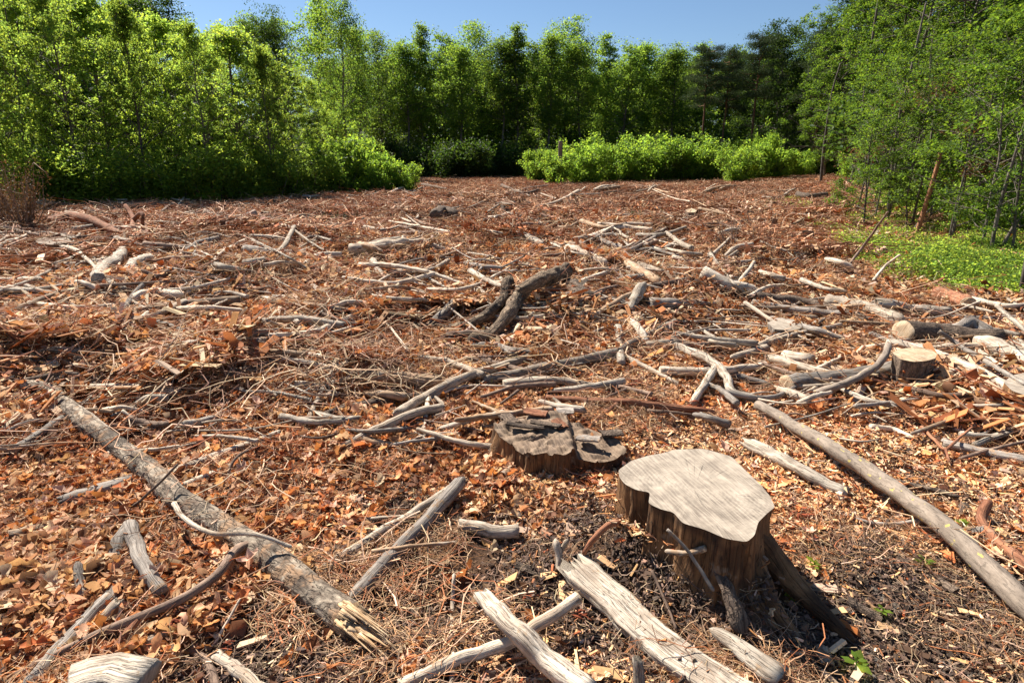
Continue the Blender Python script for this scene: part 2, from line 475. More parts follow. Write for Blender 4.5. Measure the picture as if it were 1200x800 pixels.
def ground_material():
    t = NT('forest_floor_soil')
    pos = t.n("ShaderNodeNewGeometry").outputs["Position"]
    n1 = t.noise(pos, 22, 8, 0.7)
    n2 = t.noise(pos, 1.3, 4, 0.6)
    n3 = t.noise(pos, 120, 4, 0.7)
    soil = t.ramp(n1, [(0.30, (0.018, 0.012, 0.009)), (0.5, (0.065, 0.04, 0.026)), (0.68, (0.16, 0.09, 0.05))])
    warm = t.ramp(n1, [(0.30, (0.05, 0.022, 0.012)), (0.5, (0.17, 0.08, 0.042)), (0.66, (0.34, 0.19, 0.11))])
    c = t.mix(t.ramp(n2, [(0.42, 0.1), (0.62, 0.75)]), soil, warm)
    ash = t.attr("ash").outputs["Fac"]
    sand = t.ramp(n1, [(0.3, (0.09, 0.075, 0.062)), (0.65, (0.24, 0.205, 0.175))])
    c = t.mix(ash, c, sand)
    moss = t.attr("green").outputs["Fac"]
    c = t.mix(moss, c, t.ramp(n1, [(0.3, (0.02, 0.03, 0.01)), (0.7, (0.07, 0.10, 0.025))]))
    h = t.math('ADD', n1, t.math('MULTIPLY', n3, 0.4))
    return t.done(t.principled(c, 0.95, t.bump(h, 0.8, 0.03), 0.1))
M['ground'] = ground_material()

# ------------------------------------------------------------------ ground sheet
def zones(x, y):
    """ash: bare grey sand by the big stump; green: bilberry ground."""
    a1 = P(1150, 740); a2 = P(1060, 780); a3 = P(500, 720)
    ash = np.zeros_like(x)
    for a, rr_, k in ((a1, 0.42, 1.0), (a2, 0.30, 0.8), (P(1180, 620), 0.2, 0.8)):
        ash = np.maximum(ash, k * np.exp(-((x - a[0]) ** 2 + (y - a[1]) ** 2) / rr_ ** 2))
    ash = np.clip(ash * 1.6 + 0.5 * fbm2(x / 0.15, y / 0.15, 2) * (ash > 0.1), 0, 1)
    g = np.clip(1.3 - np.sqrt(((x - 9.3) / 3.6) ** 2 + ((y - 8.9) / 2.3) ** 2), 0, 0.3) / 0.3
    return ash, g

def build_ground():
    rr_ = np.concatenate([np.geomspace(0.35, 9, 330), np.geomspace(9.06, 60, 170)[0:], np.geomspace(64, 900, 24)])
    th = np.concatenate([np.linspace(R(24), R(156), 360), np.linspace(R(158), R(382), 60)])
    rg, tg = np.meshgrid(rr_, th, indexing='ij')
    x = rg * np.cos(tg); y = rg * np.sin(tg)
    z = H(x, y)
    z = np.where(rg > 120, z * 0 + np.clip((rg - 120) * 0.0, 0, 1), z)
    n, m = rg.shape
    V = np.stack([x, y, z], -1).reshape(-1, 3)
    V = np.vstack([V, [[0, 0, float(H(0., 0.))]]])
    i = np.arange(n - 1)[:, None]; j = np.arange(m)[None]; jn = (j + 1) % m
    Q = np.stack([i * m + j, (i + 1) * m + j, (i + 1) * m + jn, i * m + jn], -1).reshape(-1, 4)
    jj = np.arange(m)
    T = np.stack([np.full(m, n * m), jj, (jj + 1) % m], 1)
    ash, g = zones(V[:, 0], V[:, 1])
    me = new_mesh('ground', V, [Q, T], [M['ground']], {'ash': ash, 'green': g})
    add('ground', me, kind='structure', label='brown littered soil of the cleared forest floor')
build_ground()

# ------------------------------------------------------------------ trees
def rotmats(n, rng, tilt, bias_up=True):
    """Random rotations: yaw uniform, tilt normal distributed about the horizontal plane."""
    yaw = rng.uniform(0, 2 * np.pi, n); tx = rng.normal(0, tilt, n); ty = rng.normal(0, tilt, n)
    cy, sy = np.cos(yaw), np.sin(yaw); cx, sx = np.cos(tx), np.sin(tx); c2, s2 = np.cos(ty), np.sin(ty)
    Z = np.zeros(n); O = np.ones(n)
    Rz = np.stack([np.stack([cy, -sy, Z], -1), np.stack([sy, cy, Z], -1), np.stack([Z, Z, O], -1)], 1)
    Rx = np.stack([np.stack([O, Z, Z], -1), np.stack([Z, cx, -sx], -1), np.stack([Z, sx, cx], -1)], 1)
    Ry = np.stack([np.stack([c2, Z, s2], -1), np.stack([Z, O, Z], -1), np.stack([-s2, Z, c2], -1)], 1)
    return Rz @ Rx @ Ry

LEAF_T = np.array([[0, -0.5, 0], [0.30, 0.0, 0.07], [0, 0.5, -0.03], [-0.30, 0.0, 0.07]])

def leaf_cloud(name, pts, size, rng, mat, cols, tilt=0.75, slim=1.0):
    n = len(pts)
    Rm = rotmats(n, rng, tilt)
    t = LEAF_T * [slim, 1, 1]
    s = size * rng.uniform(0.65, 1.25, n)
    V = np.einsum('nij,kj->nki', Rm, t) * s[:, None, None] + pts[:, None]
    F = (np.arange(n) * 4)[:, None] + np.array([0, 1, 2, 3])[None]
    # split along the fold
    T = np.concatenate([F[:, [0, 1, 2]], F[:, [0, 2, 3]]])
    pal = np.asarray(cols, float)
    c = pal[rng.randint(0, len(pal), n)] * rng.uniform(0.7, 1.3, (n, 1))
    c4 = np.repeat(np.c_[c, np.ones(n)], 4, axis=0)
    return new_mesh(name, V.reshape(-1, 3), [T], [mat], {'Col': c4}, smooth=False)

GREENS = [(1, 1, 1), (1.15, 1.05, 0.9), (0.85, 0.95, 1.0), (1.3, 1.15, 0.8), (0.7, 0.8, 0.9)]

def bark_mesh(name, tubes, mat):
    V, Q, T, rest = merge(tubes)
    return new_mesh(name, V, [Q, T], [mat], {'rest': rest})

def broadleaf(seed, h, r0, cb, spread, nl, leaves, ls, mat, bark, clump=0.22, per=70, lean=(0, 0), up=0.55, prof=0.7, low=0.0, subs=4, tilt=0.75):
    rng = np.random.RandomState(seed)
    n = 10
    tt = np.linspace(0, 1, n)
    wob = np.cumsum(rng.normal(0, 0.018 * h / 3, (n, 2)), axis=0)
    wob -= wob[0]
    C = np.stack([wob[:, 0] + lean[0] * h * tt ** 1.3, wob[:, 1] + lean[1] * h * tt ** 1.3, h * tt * 0.97 - 0.15 * (1 - tt)], 1)
    Cs, ts = catmull(C, h / 30)
    rad = r0 * (1 - ts) ** 0.8 + 0.008 + r0 * 0.35 * np.exp(-ts * 40)
    tubes = [tube(Cs, rad, 8, rng, 0.12, end='taper')]
    anchors = []; aw = []
    for i in range(nl):
        t = cb + (0.97 - cb) * ((i + rng.uniform(0, 1)) / nl)
        tp = (t - cb) / (1 - cb)
        base = np.array([np.interp(t, ts, Cs[:, k]) for k in range(3)])
        rt = np.interp(t, ts, rad)
        az = i * 2.399 + rng.uniform(-0.5, 0.5)
        L = spread * (math.sin(math.pi * (0.18 + 0.78 * tp)) ** prof + low * (1 - tp)) * rng.uniform(0.65, 1.2)
        e0 = R(5) + up * (0.5 + tp) * rng.uniform(0.6, 1.2)
        d = np.array([math.cos(az) * math.cos(e0), math.sin(az) * math.cos(e0), math.sin(e0)])
        pts = [base]
        for k in range(4):
            d = d + rng.normal(0, 0.13, 3) + np.array([0, 0, 0.06]); d /= np.linalg.norm(d)
            pts.append(pts[-1] + d * L / 4)
        pts = np.array(pts)
        rl = min(rt * 0.55, 0.02 + 0.02 * L)
        tubes.append(tube(pts, np.linspace(rl, 0.005, 5), 4, rng, end='taper', start='open'))
        for k in range(subs):
            s = rng.uniform(0.3, 1.0) * 4; q = int(min(3, s)); b = pts[q] + (pts[q + 1] - pts[q]) * (s - q)
            dd = d + rng.normal(0, 0.75, 3); dd /= np.linalg.norm(dd)
            Ls = L * rng.uniform(0.2, 0.5)
            sp = np.array([b, b + dd * Ls * 0.5 + rng.normal(0, 0.04, 3), b + dd * Ls + rng.normal(0, 0.06, 3) - [0, 0, 0.08 * Ls]])
            tubes.append(tube(sp, np.array([rl * 0.45, rl * 0.3, 0.003]), 3, rng, end='taper', start='open'))
            for w in (0.45, 0.75, 1.0):
                anchors.append(sp[0] + (sp[2] - sp[0]) * w)
        anchors.append(pts[-1]); anchors.append(pts[3])
    anchors = np.array(anchors)
    nc = max(10, leaves // per)
    ctr = anchors[rng.randint(0, len(anchors), nc)] + rng.normal(0, clump * 0.8, (nc, 3))
    csz = clump * rng.uniform(0.5, 1.5, nc)
    who = rng.randint(0, nc, leaves)
    p = ctr[who] + np.clip(rng.normal(0, 1, (leaves, 3)), -1.7, 1.7) * csz[who][:, None] * [1, 1, 0.6]
    p[:, 2] = np.maximum(p[:, 2], 0.04)
    crown = leaf_cloud('crown', p, ls, rng, mat, GREENS, tilt)
    return bark_mesh('trunk', tubes, bark), crown

def pine(seed, h, r0, cb, spread, nl, leaves, ls):
    rng = np.random.RandomState(seed)
    tt = np.linspace(0, 1, 8)
    wob = np.cumsum(rng.normal(0, 0.05, (8, 2)), axis=0); wob -= wob[0]
    C = np.stack([wob[:, 0], wob[:, 1], h * tt - 0.15 * (1 - tt)], 1)
    Cs, ts = catmull(C, h / 30)
    rad = r0 * (1 - 0.85 * ts) + 0.01
    tubes = [tube(Cs, rad, 8, rng, 0.1, end='taper')]
    anchors = []
    for i in range(nl):
        t = cb + (0.98 - cb) * (i + rng.uniform(0, 1)) / nl
        tp = (t - cb) / (1 - cb)
        base = np.array([np.interp(t, ts, Cs[:, k]) for k in range(3)])
        az = i * 2.399 + rng.uniform(-0.6, 0.6); L = spread * (1.05 - 0.6 * tp) * rng.uniform(0.5, 1.2)
        e = rng.uniform(-0.1, 0.5)
        d = np.array([math.cos(az) * math.cos(e), math.sin(az) * math.cos(e), math.sin(e)])
        pts = np.array([base, base + d * L * 0.5 + [0, 0, -0.1], base + d * L + [0, 0, 0.25]])
        tubes.append(tube(pts, np.array([0.05, 0.03, 0.008]), 4, rng, start='open', end='taper'))
        for k in range(5):
            s = rng.uniform(0.45, 1.05)
            anchors.append(base + d * L * s + rng.normal(0, 0.25, 3) * [1, 1, 0.4])
    anchors = np.array(anchors); nc = len(anchors)
    who = rng.randint(0, nc, leaves)
    p = anchors[who] + rng.normal(0, 1, (leaves, 3)) * [0.42, 0.42, 0.14]
    crown = leaf_cloud('crown', p, ls, rng, M['needle'], GREENS, 0.9, 0.35)
    return bark_mesh('trunk', tubes, M['pinebark']), crown

def shrub(seed, h, spread, stems, leaves, ls, mat, clump=0.16, per=45):
    rng = np.random.RandomState(seed)
    tubes = []; anchors = []
    for i in range(stems):
        az = rng.uniform(0, 6.28); o = rng.uniform(0, spread * 0.35)
        b = np.array([math.cos(az) * o, math.sin(az) * o, -0.08])
        hh = h * rng.uniform(0.55, 1.0) * (1 - 0.35 * o / spread)
        tip = b + np.array([math.cos(az) * spread * rng.uniform(0.1, 0.75), math.sin(az) * spread * rng.uniform(0.1, 0.75), hh])
        mid = (b + tip) / 2 + np.array([rng.normal(0, 0.1), rng.normal(0, 0.1), hh * 0.08])
        Cs, _ = catmull([b, mid, tip], h / 6)
        tubes.append(tube(Cs, np.linspace(0.02, 0.004, len(Cs)), 4, rng, end='taper'))
        for s in rng.uniform(0.12, 1.0, 10):
            q = np.array([np.interp(s, np.linspace(0, 1, len(Cs)), Cs[:, k]) for k in range(3)])
            anchors.append(q + rng.normal(0, spread * 0.16, 3) * [1, 1, 0.5])
    anchors = np.array(anchors)
    nc = max(8, leaves // per)
    ctr = anchors[rng.randint(0, len(anchors), nc)]
    who = rng.randint(0, nc, leaves)
    p = ctr[who] + rng.normal(0, clump, (leaves, 3))
    p[:, 2] = np.maximum(p[:, 2], 0.02)
    return bark_mesh('stem', tubes, M['birch']), leaf_cloud('crown', p, ls, rng, mat, GREENS, 0.7)

def place(name, proto, loc, rz, sc, label, cat, group=None, trunk='trunk', crown='crown', lean=(0, 0), crown_mat=None):
    e = add(name, None, label=label, cat=cat, group=group, loc=loc)
    e.rotation_euler = (lean[0], lean[1], rz)
    e.scale = (sc, sc, sc) if not hasattr(sc, '__len__') else sc
    e.empty_display_size = 0.2
    add(trunk, proto[0], e); 
    if proto[1] is not None: add(crown, proto[1], e)
    return e

rng = np.random.RandomState(11)
YOUNG = [broadleaf(100 + k, 7.2 + 0.6 * k, 0.075, 0.10, 2.1, 40, 14500, 0.12, M['leaf_bright'], M['birch'], 0.15, 46, up=0.7, prof=1.0, low=0.35) for k in range(4)]
TALL = [broadleaf(200 + k, 14.0, 0.13, (0.16, 0.34, 0.22, 0.42, 0.12)[k], (2.3, 1.9, 2.9, 2.4, 1.8)[k], (50, 40, 44, 38, 52)[k], (13000, 10500, 14000, 10500, 12500)[k], 0.19, M['leaf_mid'], M['birch'], (0.30, 0.36, 0.42, 0.34, 0.27)[k], 42, up=(0.75, 0.95, 0.5, 0.8, 0.9)[k], prof=(0.35, 0.6, 0.3, 0.5, 0.4)[k], lean=((0.01, 0), (-0.03, 0), (0.02, 0.01), (0.04, 0), (-0.01, 0))[k]) for k in range(5)]
BEECH = [broadleaf(300 + k, 17.0, 0.13, 0.10, 4.2, 80, 27000, 0.19, M['leaf_grove'], M['birch'], 0.24, 75, up=0.15, prof=0.4, tilt=0.45) for k in range(3)]
SAPL = [broadleaf(400 + k, 5.2 + k, 0.035, 0.10, 1.7, 34, 6500, 0.10, M['leaf_grove'], M['birch'], 0.14, 60, lean=((-0.02, 0.03, 0.1)[k], 0.03), up=0.35, prof=0.5, tilt=0.5) for k in range(3)]
OAK = [broadleaf(500 + k, 14.5, 0.22, 0.2, 3.6, 60, 20000, 0.20, M['leaf_dark'], M['birch'], 0.42, 70, up=0.6, prof=0.4) for k in range(2)]
PINE = [pine(600 + k, 15.0, 0.17, 0.56, 3.0, 30, 20000, 0.22) for k in range(2)]
BUSH = [shrub(700 + k, 2.5, 1.7, 18, 6500, 0.15, M['leaf_fresh'], 0.15) for k in range(3)]
LOWB = [shrub(800 + k, 1.9, 1.3, 12, 7000, 0.09, M['leaf_bright'], 0.16) for k in range(2)]
DARKB = [shrub(820 + k, 1.9, 1.3, 12, 5000, 0.12, M['leaf_dark'], 0.18) for k in range(2)]  # shade beneath the tall row is put into this dark leaf colour

def tree_at(px, dist, name, proto, top_y, base_h, label, cat='tree', group=None, zrot=None, lean=(0, 0), widen=1.0, **kw):
    """Stand a tree in this pixel column at this distance, scaled so that its top reaches the row top_y."""
    p = at_dist(px, dist)
    v = ray(px, top_y)
    ztop = CAM_H + v[2] / v[1] * dist
    s = max(0.3, (ztop - p[2]) / base_h)
    e = place(name, proto, (p[0], p[1], p[2]), rng.uniform(0, 6.28) if zrot is None else zrot, (s * widen, s * widen, s), label, cat, group, lean=lean, **kw)
    return e

# young trees of the near thicket (one side of the clearing)
LY = [(-40, 19, 30), (12, 21, -14), (60, 25, 4), (98, 22.5, -6), (140, 26, 6), (178, 23.5, 18), (212, 27, 22), (250, 24.5, 30), (286, 28, 36), (322, 26, 62), (352, 29, 78), (372, 31, 96), (-10, 26, 20), (150, 31, 40), (260, 33, 45), (40, 30, 0)]
for i, (px, d, ty) in enumerate(LY):
    tree_at(px, d, 'young_tree', YOUNG[i % 4], ty - (16 if px < 200 else 4), 7.2 + 0.6 * (i % 4), ['bright young tree with wide crown in the dense thicket', 'slim young tree squeezed into the dense thicket', 'bright young tree with medium crown in the dense thicket', 'narrowest young tree form in the dense thicket'][(i * 7) % 4], group='young trees of the dense thicket', widen=(1.2, 0.85, 1.05, 0.75)[(i * 7) % 4])
# low leafy shrubs at the foot of the thicket
for i, (px, py, ty) in enumerate([(18, 236, 150), (62, 240, 165), (104, 240, 160), (150, 238, 172), (196, 238, 160), (240, 236, 168), (284, 234, 160), (325, 232, 170), (362, 230, 168)]):
    p = P(px, py); v = ray(px, ty); s = (CAM_H + v[2] / v[1] * p[1] - p[2]) / 1.9
    place('leafy_shrub', LOWB[i % 2], tuple(p), i * 1.7, (s * 1.25, s * 1.25, s), 'leafy green shrub at the shaded foot of the thicket', 'shrub', 'shrubs at the foot of the thicket', trunk='stem')
for i, (px, py, ty) in enumerate([(395, 227, 158), (425, 226, 168), (452, 226, 182), (474, 226, 190), (405, 220, 150)]):
    p = P(px, py); v = ray(px, ty); s = (CAM_H + v[2] / v[1] * p[1] - p[2]) / 2.5
    place('leafy_shrub', BUSH[i % 3], tuple(p), i * 2.1, s, 'sunlit yellow-green shrub at the tapering end of the thicket', 'shrub', 'shrubs at the end of the thicket', trunk='stem')

# tall row behind the clearing
TR = [(382, 60, 8), (428, 62, 26), (452, 66, 52), (476, 61, 40), (500, 64, 30), (522, 68, 58), (541, 61, 50), (562, 66, 46), (584, 62, 40), (604, 63, 36),
      (622, 67, 44), (641, 61, 38), (662, 65, 44), (684, 62, 48), (706, 66, 50), (727, 62, 52), (748, 64, 54), (770, 67, 62), (790, 63, 58), (810, 70, 64), (845, 72, 60), (890, 74, 52), (340, 66, 28), (305, 64, 32), (270, 62, 26), (235, 66, 30)]
for i, (px, d, ty) in enumerate(TR):
    ty = ty + (-6, 9, -2, 13, 4, -9, 7)[i % 7]
    tree_at(px, d, 'tall_tree', TALL[i % 5], ty, 14.0, ['tall full-crowned tree in the row at the far end of the clearing', 'tall tree with a narrow crown above bare stem in the far row', 'tall tree with broad spreading crown in the far row', 'tall tree with its crown set high on a bare trunk in the far row', 'tall tree leafy almost to the ground in the far row'][i % 5], group='tall trees at the far end', widen=(1.15 if ty < 45 else 1.3))
tree_at(410, 50, 'tall_tree', TALL[2], 6, 14.0, 'tallest slim tree with a bare lower trunk rising above the thicket end', widen=0.85)
tree_at(203, 40, 'oak_tree', OAK[0], 6, 14.5, 'dark rounded treetop showing above the bright thicket')
tree_at(330, 44, 'oak_tree', OAK[1], 26, 14.5, 'dull green treetop behind the low end of the thicket', widen=0.7)
# pines and dark oaks
for i, (px, d, ty) in enumerate([(818, 56, 54), (842, 58, 58), (876, 55, 40)]):
    tree_at(px, d, 'pine_tree', PINE[i % 2], ty, 15.0, ['slim pine with orange trunk next to the tall row', 'pine with a bare trunk between two other pines', 'pine with flat layered crown beside the dark oaks'][i])
for i, (px, d, ty) in enumerate([(905, 58, 40), (935, 56, 44), (962, 52, 36)]):
    tree_at(px, d, 'oak_tree', OAK[i % 2], ty, 14.5, 'dark green oak between the pines and the beech grove', group='dark oaks by the beech grove')
tree_at(948, 50, 'pine_tree', PINE[1], 32, 15.0, 'pine with its dark crown beside the first beech')

# shaded undergrowth beneath the tall row: each bush on its own
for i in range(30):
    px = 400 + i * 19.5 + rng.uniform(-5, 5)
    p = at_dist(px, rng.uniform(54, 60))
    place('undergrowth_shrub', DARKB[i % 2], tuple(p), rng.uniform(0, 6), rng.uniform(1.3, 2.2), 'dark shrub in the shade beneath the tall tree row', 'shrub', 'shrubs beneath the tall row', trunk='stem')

# sunlit bushes in front of the tall row
for i in range(20):
    px = 628 + i * 14.6 + rng.uniform(-4, 4)
    py = 214 + rng.uniform(-3, 2) - (2 if i > 14 else 0)
    ty = 169 - 9 * math.sin(i / 19 * 3.1) + rng.uniform(-5, 6) + (6 if i < 3 else 0)
    p = P(px, py)
    v = ray(px, ty); s = (CAM_H + v[2] / v[1] * p[1] - p[2]) / 2.5
    place('leafy_shrub', BUSH[i % 3], tuple(p), rng.uniform(0, 6), (s * 1.0, s * 1.0, s), 'fresh green bush in the sunlit band before the tall tree row', 'shrub', 'sunlit bushes before the tall row', trunk='stem')
p = P(889, 210)
place('leafy_shrub', BUSH[1], tuple(p), 1.0, (0.75, 0.75, 1.55), 'pointed bright bush taller than the sunlit bushes around it', 'shrub', trunk='stem')

# beech grove on the other side
BT = [(965, 44, -20), (1003, 42, -60), (1022, 36, -110), (1050, 30, -140), (1095, 27, -190), (1130, 33, -120), (1165, 25, -240), (1215, 22, -260), (1075, 40, -80), (1260, 26, -200), (985, 50, 10), (1190, 34, -150)]
for i, (px, d, ty) in enumerate(BT):
    tree_at(px, d, 'beech_tree', BEECH[i % 3], ty, 17.0, 'tall beech with layered bright leaves and a thin dark trunk in the grove', group='beeches of the grove', widen=0.9)
SB = [(1012, 268, 120), (1040, 262, 60), (1060, 272, 80), (1115, 282, 40), (1150, 292, 20), (1185, 300, 10), (1090, 262, 100), (1140, 270, 0), (1170, 275, -40), (1205, 285, -60), (1025, 240, 70), (1075, 248, 20)]
for i, (px, py, ty) in enumerate(SB):
    p = P(px, py); v = ray(px, ty); s = (CAM_H + v[2] / v[1] * p[1] - p[2]) / (5.2 + i % 3)
    place('sapling', SAPL[i % 3], tuple(p), [0.2, 2.0, 4.1, 5.2, 1.1, 3.3][i % 6], s, ['short thin sapling with upright stem at the edge of the grove', 'thin medium-tall sapling at the edge of the grove', 'tall leaning sapling with sparse leaves at the edge of the grove'][i % 3], 'sapling', 'saplings at the edge of the grove')
for i, (px, py, ty) in enumerate([(935, 208, 175), (960, 208, 170), (1000, 210, 175), (985, 206, 180)]):
    p = P(px, py); v = ray(px, ty); s = (CAM_H + v[2] / v[1] * p[1] - p[2]) / 2.5
    place('leafy_shrub', BUSH[i % 3], tuple(p), i * 1.3, s, 'small green bush among the beech trunks', 'shrub', 'bushes among the beech trunks', trunk='stem')
for i, (px, py, ty) in enumerate([(1060, 250, 205), (1110, 258, 200), (1160, 268, 205), (1195, 280, 210), (1135, 245, 190), (1180, 250, 180), (1085, 240, 195)]):
    p = P(px, py); v = ray(px, ty); s = (CAM_H + v[2] / v[1] * p[1] - p[2]) / 1.9
    place('leafy_shrub', LOWB[i % 2], tuple(p), i * 1.3, (s * 1.3, s * 1.3, s), 'low shrub under the saplings of the grove', 'shrub', 'low shrubs under the saplings', trunk='stem')
p = at_dist(1105, 15); 
for i, (px, d, ty) in enumerate([(1020, 52, -30), (1060, 46, -90), (1110, 44, -110), (1165, 40, -150), (1225, 42, -150)]):
    tree_at(px, d, 'oak_tree', OAK[i % 2], ty, 14.5, 'dark tree crown standing behind the beech grove', group='dark trees behind the grove')
# withered brown sprays among the saplings
for i, (px, py, d, sz) in enumerate([(1098, 106, 14, 0.55), (1015, 178, 17, 0.4), (1138, 150, 13, 0.35), (1150, 195, 12, 0.3)]):
    v = ray(px, py); c = np.array([0, 0, CAM_H]) + v * (d / v[1])
    r2 = np.random.RandomState(900 + i)
    n = 420
    q = r2.normal(0, 1, (n, 3)) * [sz * 0.7, sz * 0.7, sz * 0.28]; q[:, 2] += q[:, 0] * 0.35
    st = tube(np.array([[0, 0, -c[2] + float(H(c[0], c[1])) - 0.1], [0.15, 0.1, -c[2] * 0.4], [0, 0, 0], [0.3, 0, 0.15]]), np.array([0.03, 0.022, 0.014, 0.005]), 5, r2, end='taper')
    place('dead_sapling', (bark_mesh('trunk', [st], M['birch']), leaf_cloud('crown', q, 0.085, r2, M['leaf_brown'], GREENS, 0.6)), tuple(c), 0, 1, 'thin sapling with withered rust-brown leaves among the green saplings', 'sapling', 'withered saplings in the grove')

# far wood that closes the view behind the individual trees
def gn_scatter(name, protos, pts, rots, scls, vid, label, kind='stuff', cat=None):
    """One object that instances prototype meshes on points."""
    me = bpy.data.meshes.new(name)
    n = len(pts)
    me.vertices.add(n); me.vertices.foreach_set("co", np.asarray(pts, np.float32).ravel())
    a = me.attributes.new("rot", 'FLOAT_VECTOR', 'POINT'); a.data.foreach_set("vector", np.asarray(rots, np.float32).ravel())
    a = me.attributes.new("scl", 'FLOAT', 'POINT'); a.data.foreach_set("value", np.asarray(scls, np.float32))
    a = me.attributes.new("vid", 'INT', 'POINT'); a.data.foreach_set("value", np.asarray(vid, np.int32))
    o = add(name, me, label=label, kind=kind, cat=cat)
    ng = bpy.data.node_groups.new(name + "_scatter", 'GeometryNodeTree')
    ng.interface.new_socket("Geometry", in_out='INPUT', socket_type='NodeSocketGeometry')
    ng.interface.new_socket("Geometry", in_out='OUTPUT', socket_type='NodeSocketGeometry')
    N = ng.nodes; L = ng.links
    gi = N.new("NodeGroupInput"); go = N.new("NodeGroupOutput")
    jn = N.new("GeometryNodeJoinGeometry")
    for k, me_p in reversed(list(enumerate(protos))):
        po = bpy.data.objects.new(name + "_piece", me_p)
        oi = N.new("GeometryNodeObjectInfo"); oi.inputs["Object"].default_value = po
        gt = N.new("GeometryNodeGeometryToInstance")
        L.new(oi.outputs["Geometry"], gt.inputs[0]); L.new(gt.outputs[0], jn.inputs[0])
    ip = N.new("GeometryNodeInstanceOnPoints")
    ip.inputs["Pick Instance"].default_value = True
    def at(nm, ty):
        x = N.new("GeometryNodeInputNamedAttribute"); x.data_type = ty; x.inputs[0].default_value = nm; return x.outputs[0]
    L.new(gi.outputs[0], ip.inputs["Points"]); L.new(jn.outputs[0], ip.inputs["Instance"])
    L.new(at("vid", 'INT'), ip.inputs["Instance Index"])
    e2r = N.new("FunctionNodeEulerToRotation"); L.new(at("rot", 'FLOAT_VECTOR'), e2r.inputs[0]); L.new(e2r.outputs[0], ip.inputs["Rotation"])
    L.new(at("scl", 'FLOAT'), ip.inputs["Scale"])
    L.new(ip.outputs[0], go.inputs[0])
    md = o.modifiers.new("scatter", 'NODES'); md.node_group = ng
    return o

fw_pts = []
for i in range(150):
    px = rng.uniform(-260, 1500); d = rng.uniform(70, 92)
    if i % 2: px = rng.uniform(380, 1000)
    if px < 200 : d = rng.uniform(34, 70)
    if px > 1050: d = rng.uniform(46, 80)
    fw_pts.append(at_dist(px, d))
fw_pts = np.array(fw_pts)
fs = np.array([at_dist(rng.uniform(-300, 1500), rng.uniform(62, 84)) for _ in range(90)] + [at_dist(rng.uniform(-300, 330), rng.uniform(30, 38)) for _ in range(40)] + [at_dist(rng.uniform(1030, 1450), rng.uniform(26, 44)) for _ in range(40)])
fv = np.r_[rng.randint(0, 4, 150), np.full(170, 4)]; fsc = np.r_[rng.uniform(0.72, 0.90, 150), rng.uniform(1.6, 3.2, 170)]
fw_pts = np.vstack([fw_pts, fs])
gn_scatter('far_wood', [TALL[0][1], OAK[0][1], TALL[3][1], OAK[1][1], DARKB[0][1]], fw_pts, np.c_[np.zeros((320, 2)), rng.uniform(0, 6.28, 320)], fsc, fv, 'dark mass of woodland behind the tree rows')

# ------------------------------------------------------------------ litter pieces
def pal(lst, n, rng, jit=0.2, w=None):
    a = np.array(lst, float)
    if w is not None: w = np.array(w, float) / sum(w)
    c = a[rng.choice(len(a), n, p=w)]
    return np.clip(c * [1.05, 0.93, 0.83] * rng.uniform(1 - jit, 1 + jit, (n, 1)) * rng.uniform(0.93, 1.07, (n, 3)), 0, 0.9)

LEAFC = [(0.60, 0.35, 0.18), (0.52, 0.20, 0.065), (0.66, 0.45, 0.28), (0.38, 0.14, 0.052), (0.17, 0.08, 0.042), (0.74, 0.57, 0.41), (0.58, 0.285, 0.11)]
LEAFW = [3.2, 2.0, 3.0, 1.5, 1.3, 2.0, 2.0]
CHIPC = [(0.64, 0.40, 0.21), (0.54, 0.28, 0.115), (0.72, 0.51, 0.31), (0.36, 0.16, 0.07), (0.42, 0.125, 0.048), (0.76, 0.61, 0.44), (0.13, 0.075, 0.05), (0.44, 0.34, 0.25)]
CHIPW = [2.6, 2.2, 1.9, 1.6, 0.9, 1.0, 1.5, 0.9]
SOILC = [(0.085, 0.058, 0.045), (0.05, 0.035, 0.028), (0.13, 0.09, 0.07), (0.20, 0.14, 0.10), (0.07, 0.05, 0.04)]
TWIGC = [(0.36, 0.22, 0.13), (0.48, 0.34, 0.23), (0.20, 0.11, 0.07), (0.60, 0.46, 0.33), (0.36, 0.14, 0.06), (0.10, 0.06, 0.04)]

def assemble(Vl, template_faces, cols):
    n, k, _ = Vl.shape
    off = (np.arange(n) * k)
    F = [(off[:, None, None] + np.asarray(f)[None]).reshape(-1, np.asarray(f).shape[1]) for f in template_faces]
    return Vl.reshape(-1, 3), F, np.repeat(np.c_[cols, np.ones(n)], k, axis=0)

def join(parts):
    Vs, Cs, F4, F3 = [], [], [], []; o = 0
    for V, F, C in parts:
        for f in F:
            (F4 if f.shape[1] == 4 else F3).append(f + o)
        Vs.append(V); Cs.append(C); o += len(V)
    F = []
    if F4: F.append(np.vstack(F4))
    if F3: F.append(np.vstack(F3))
    return np.vstack(Vs), F, np.vstack(Cs)

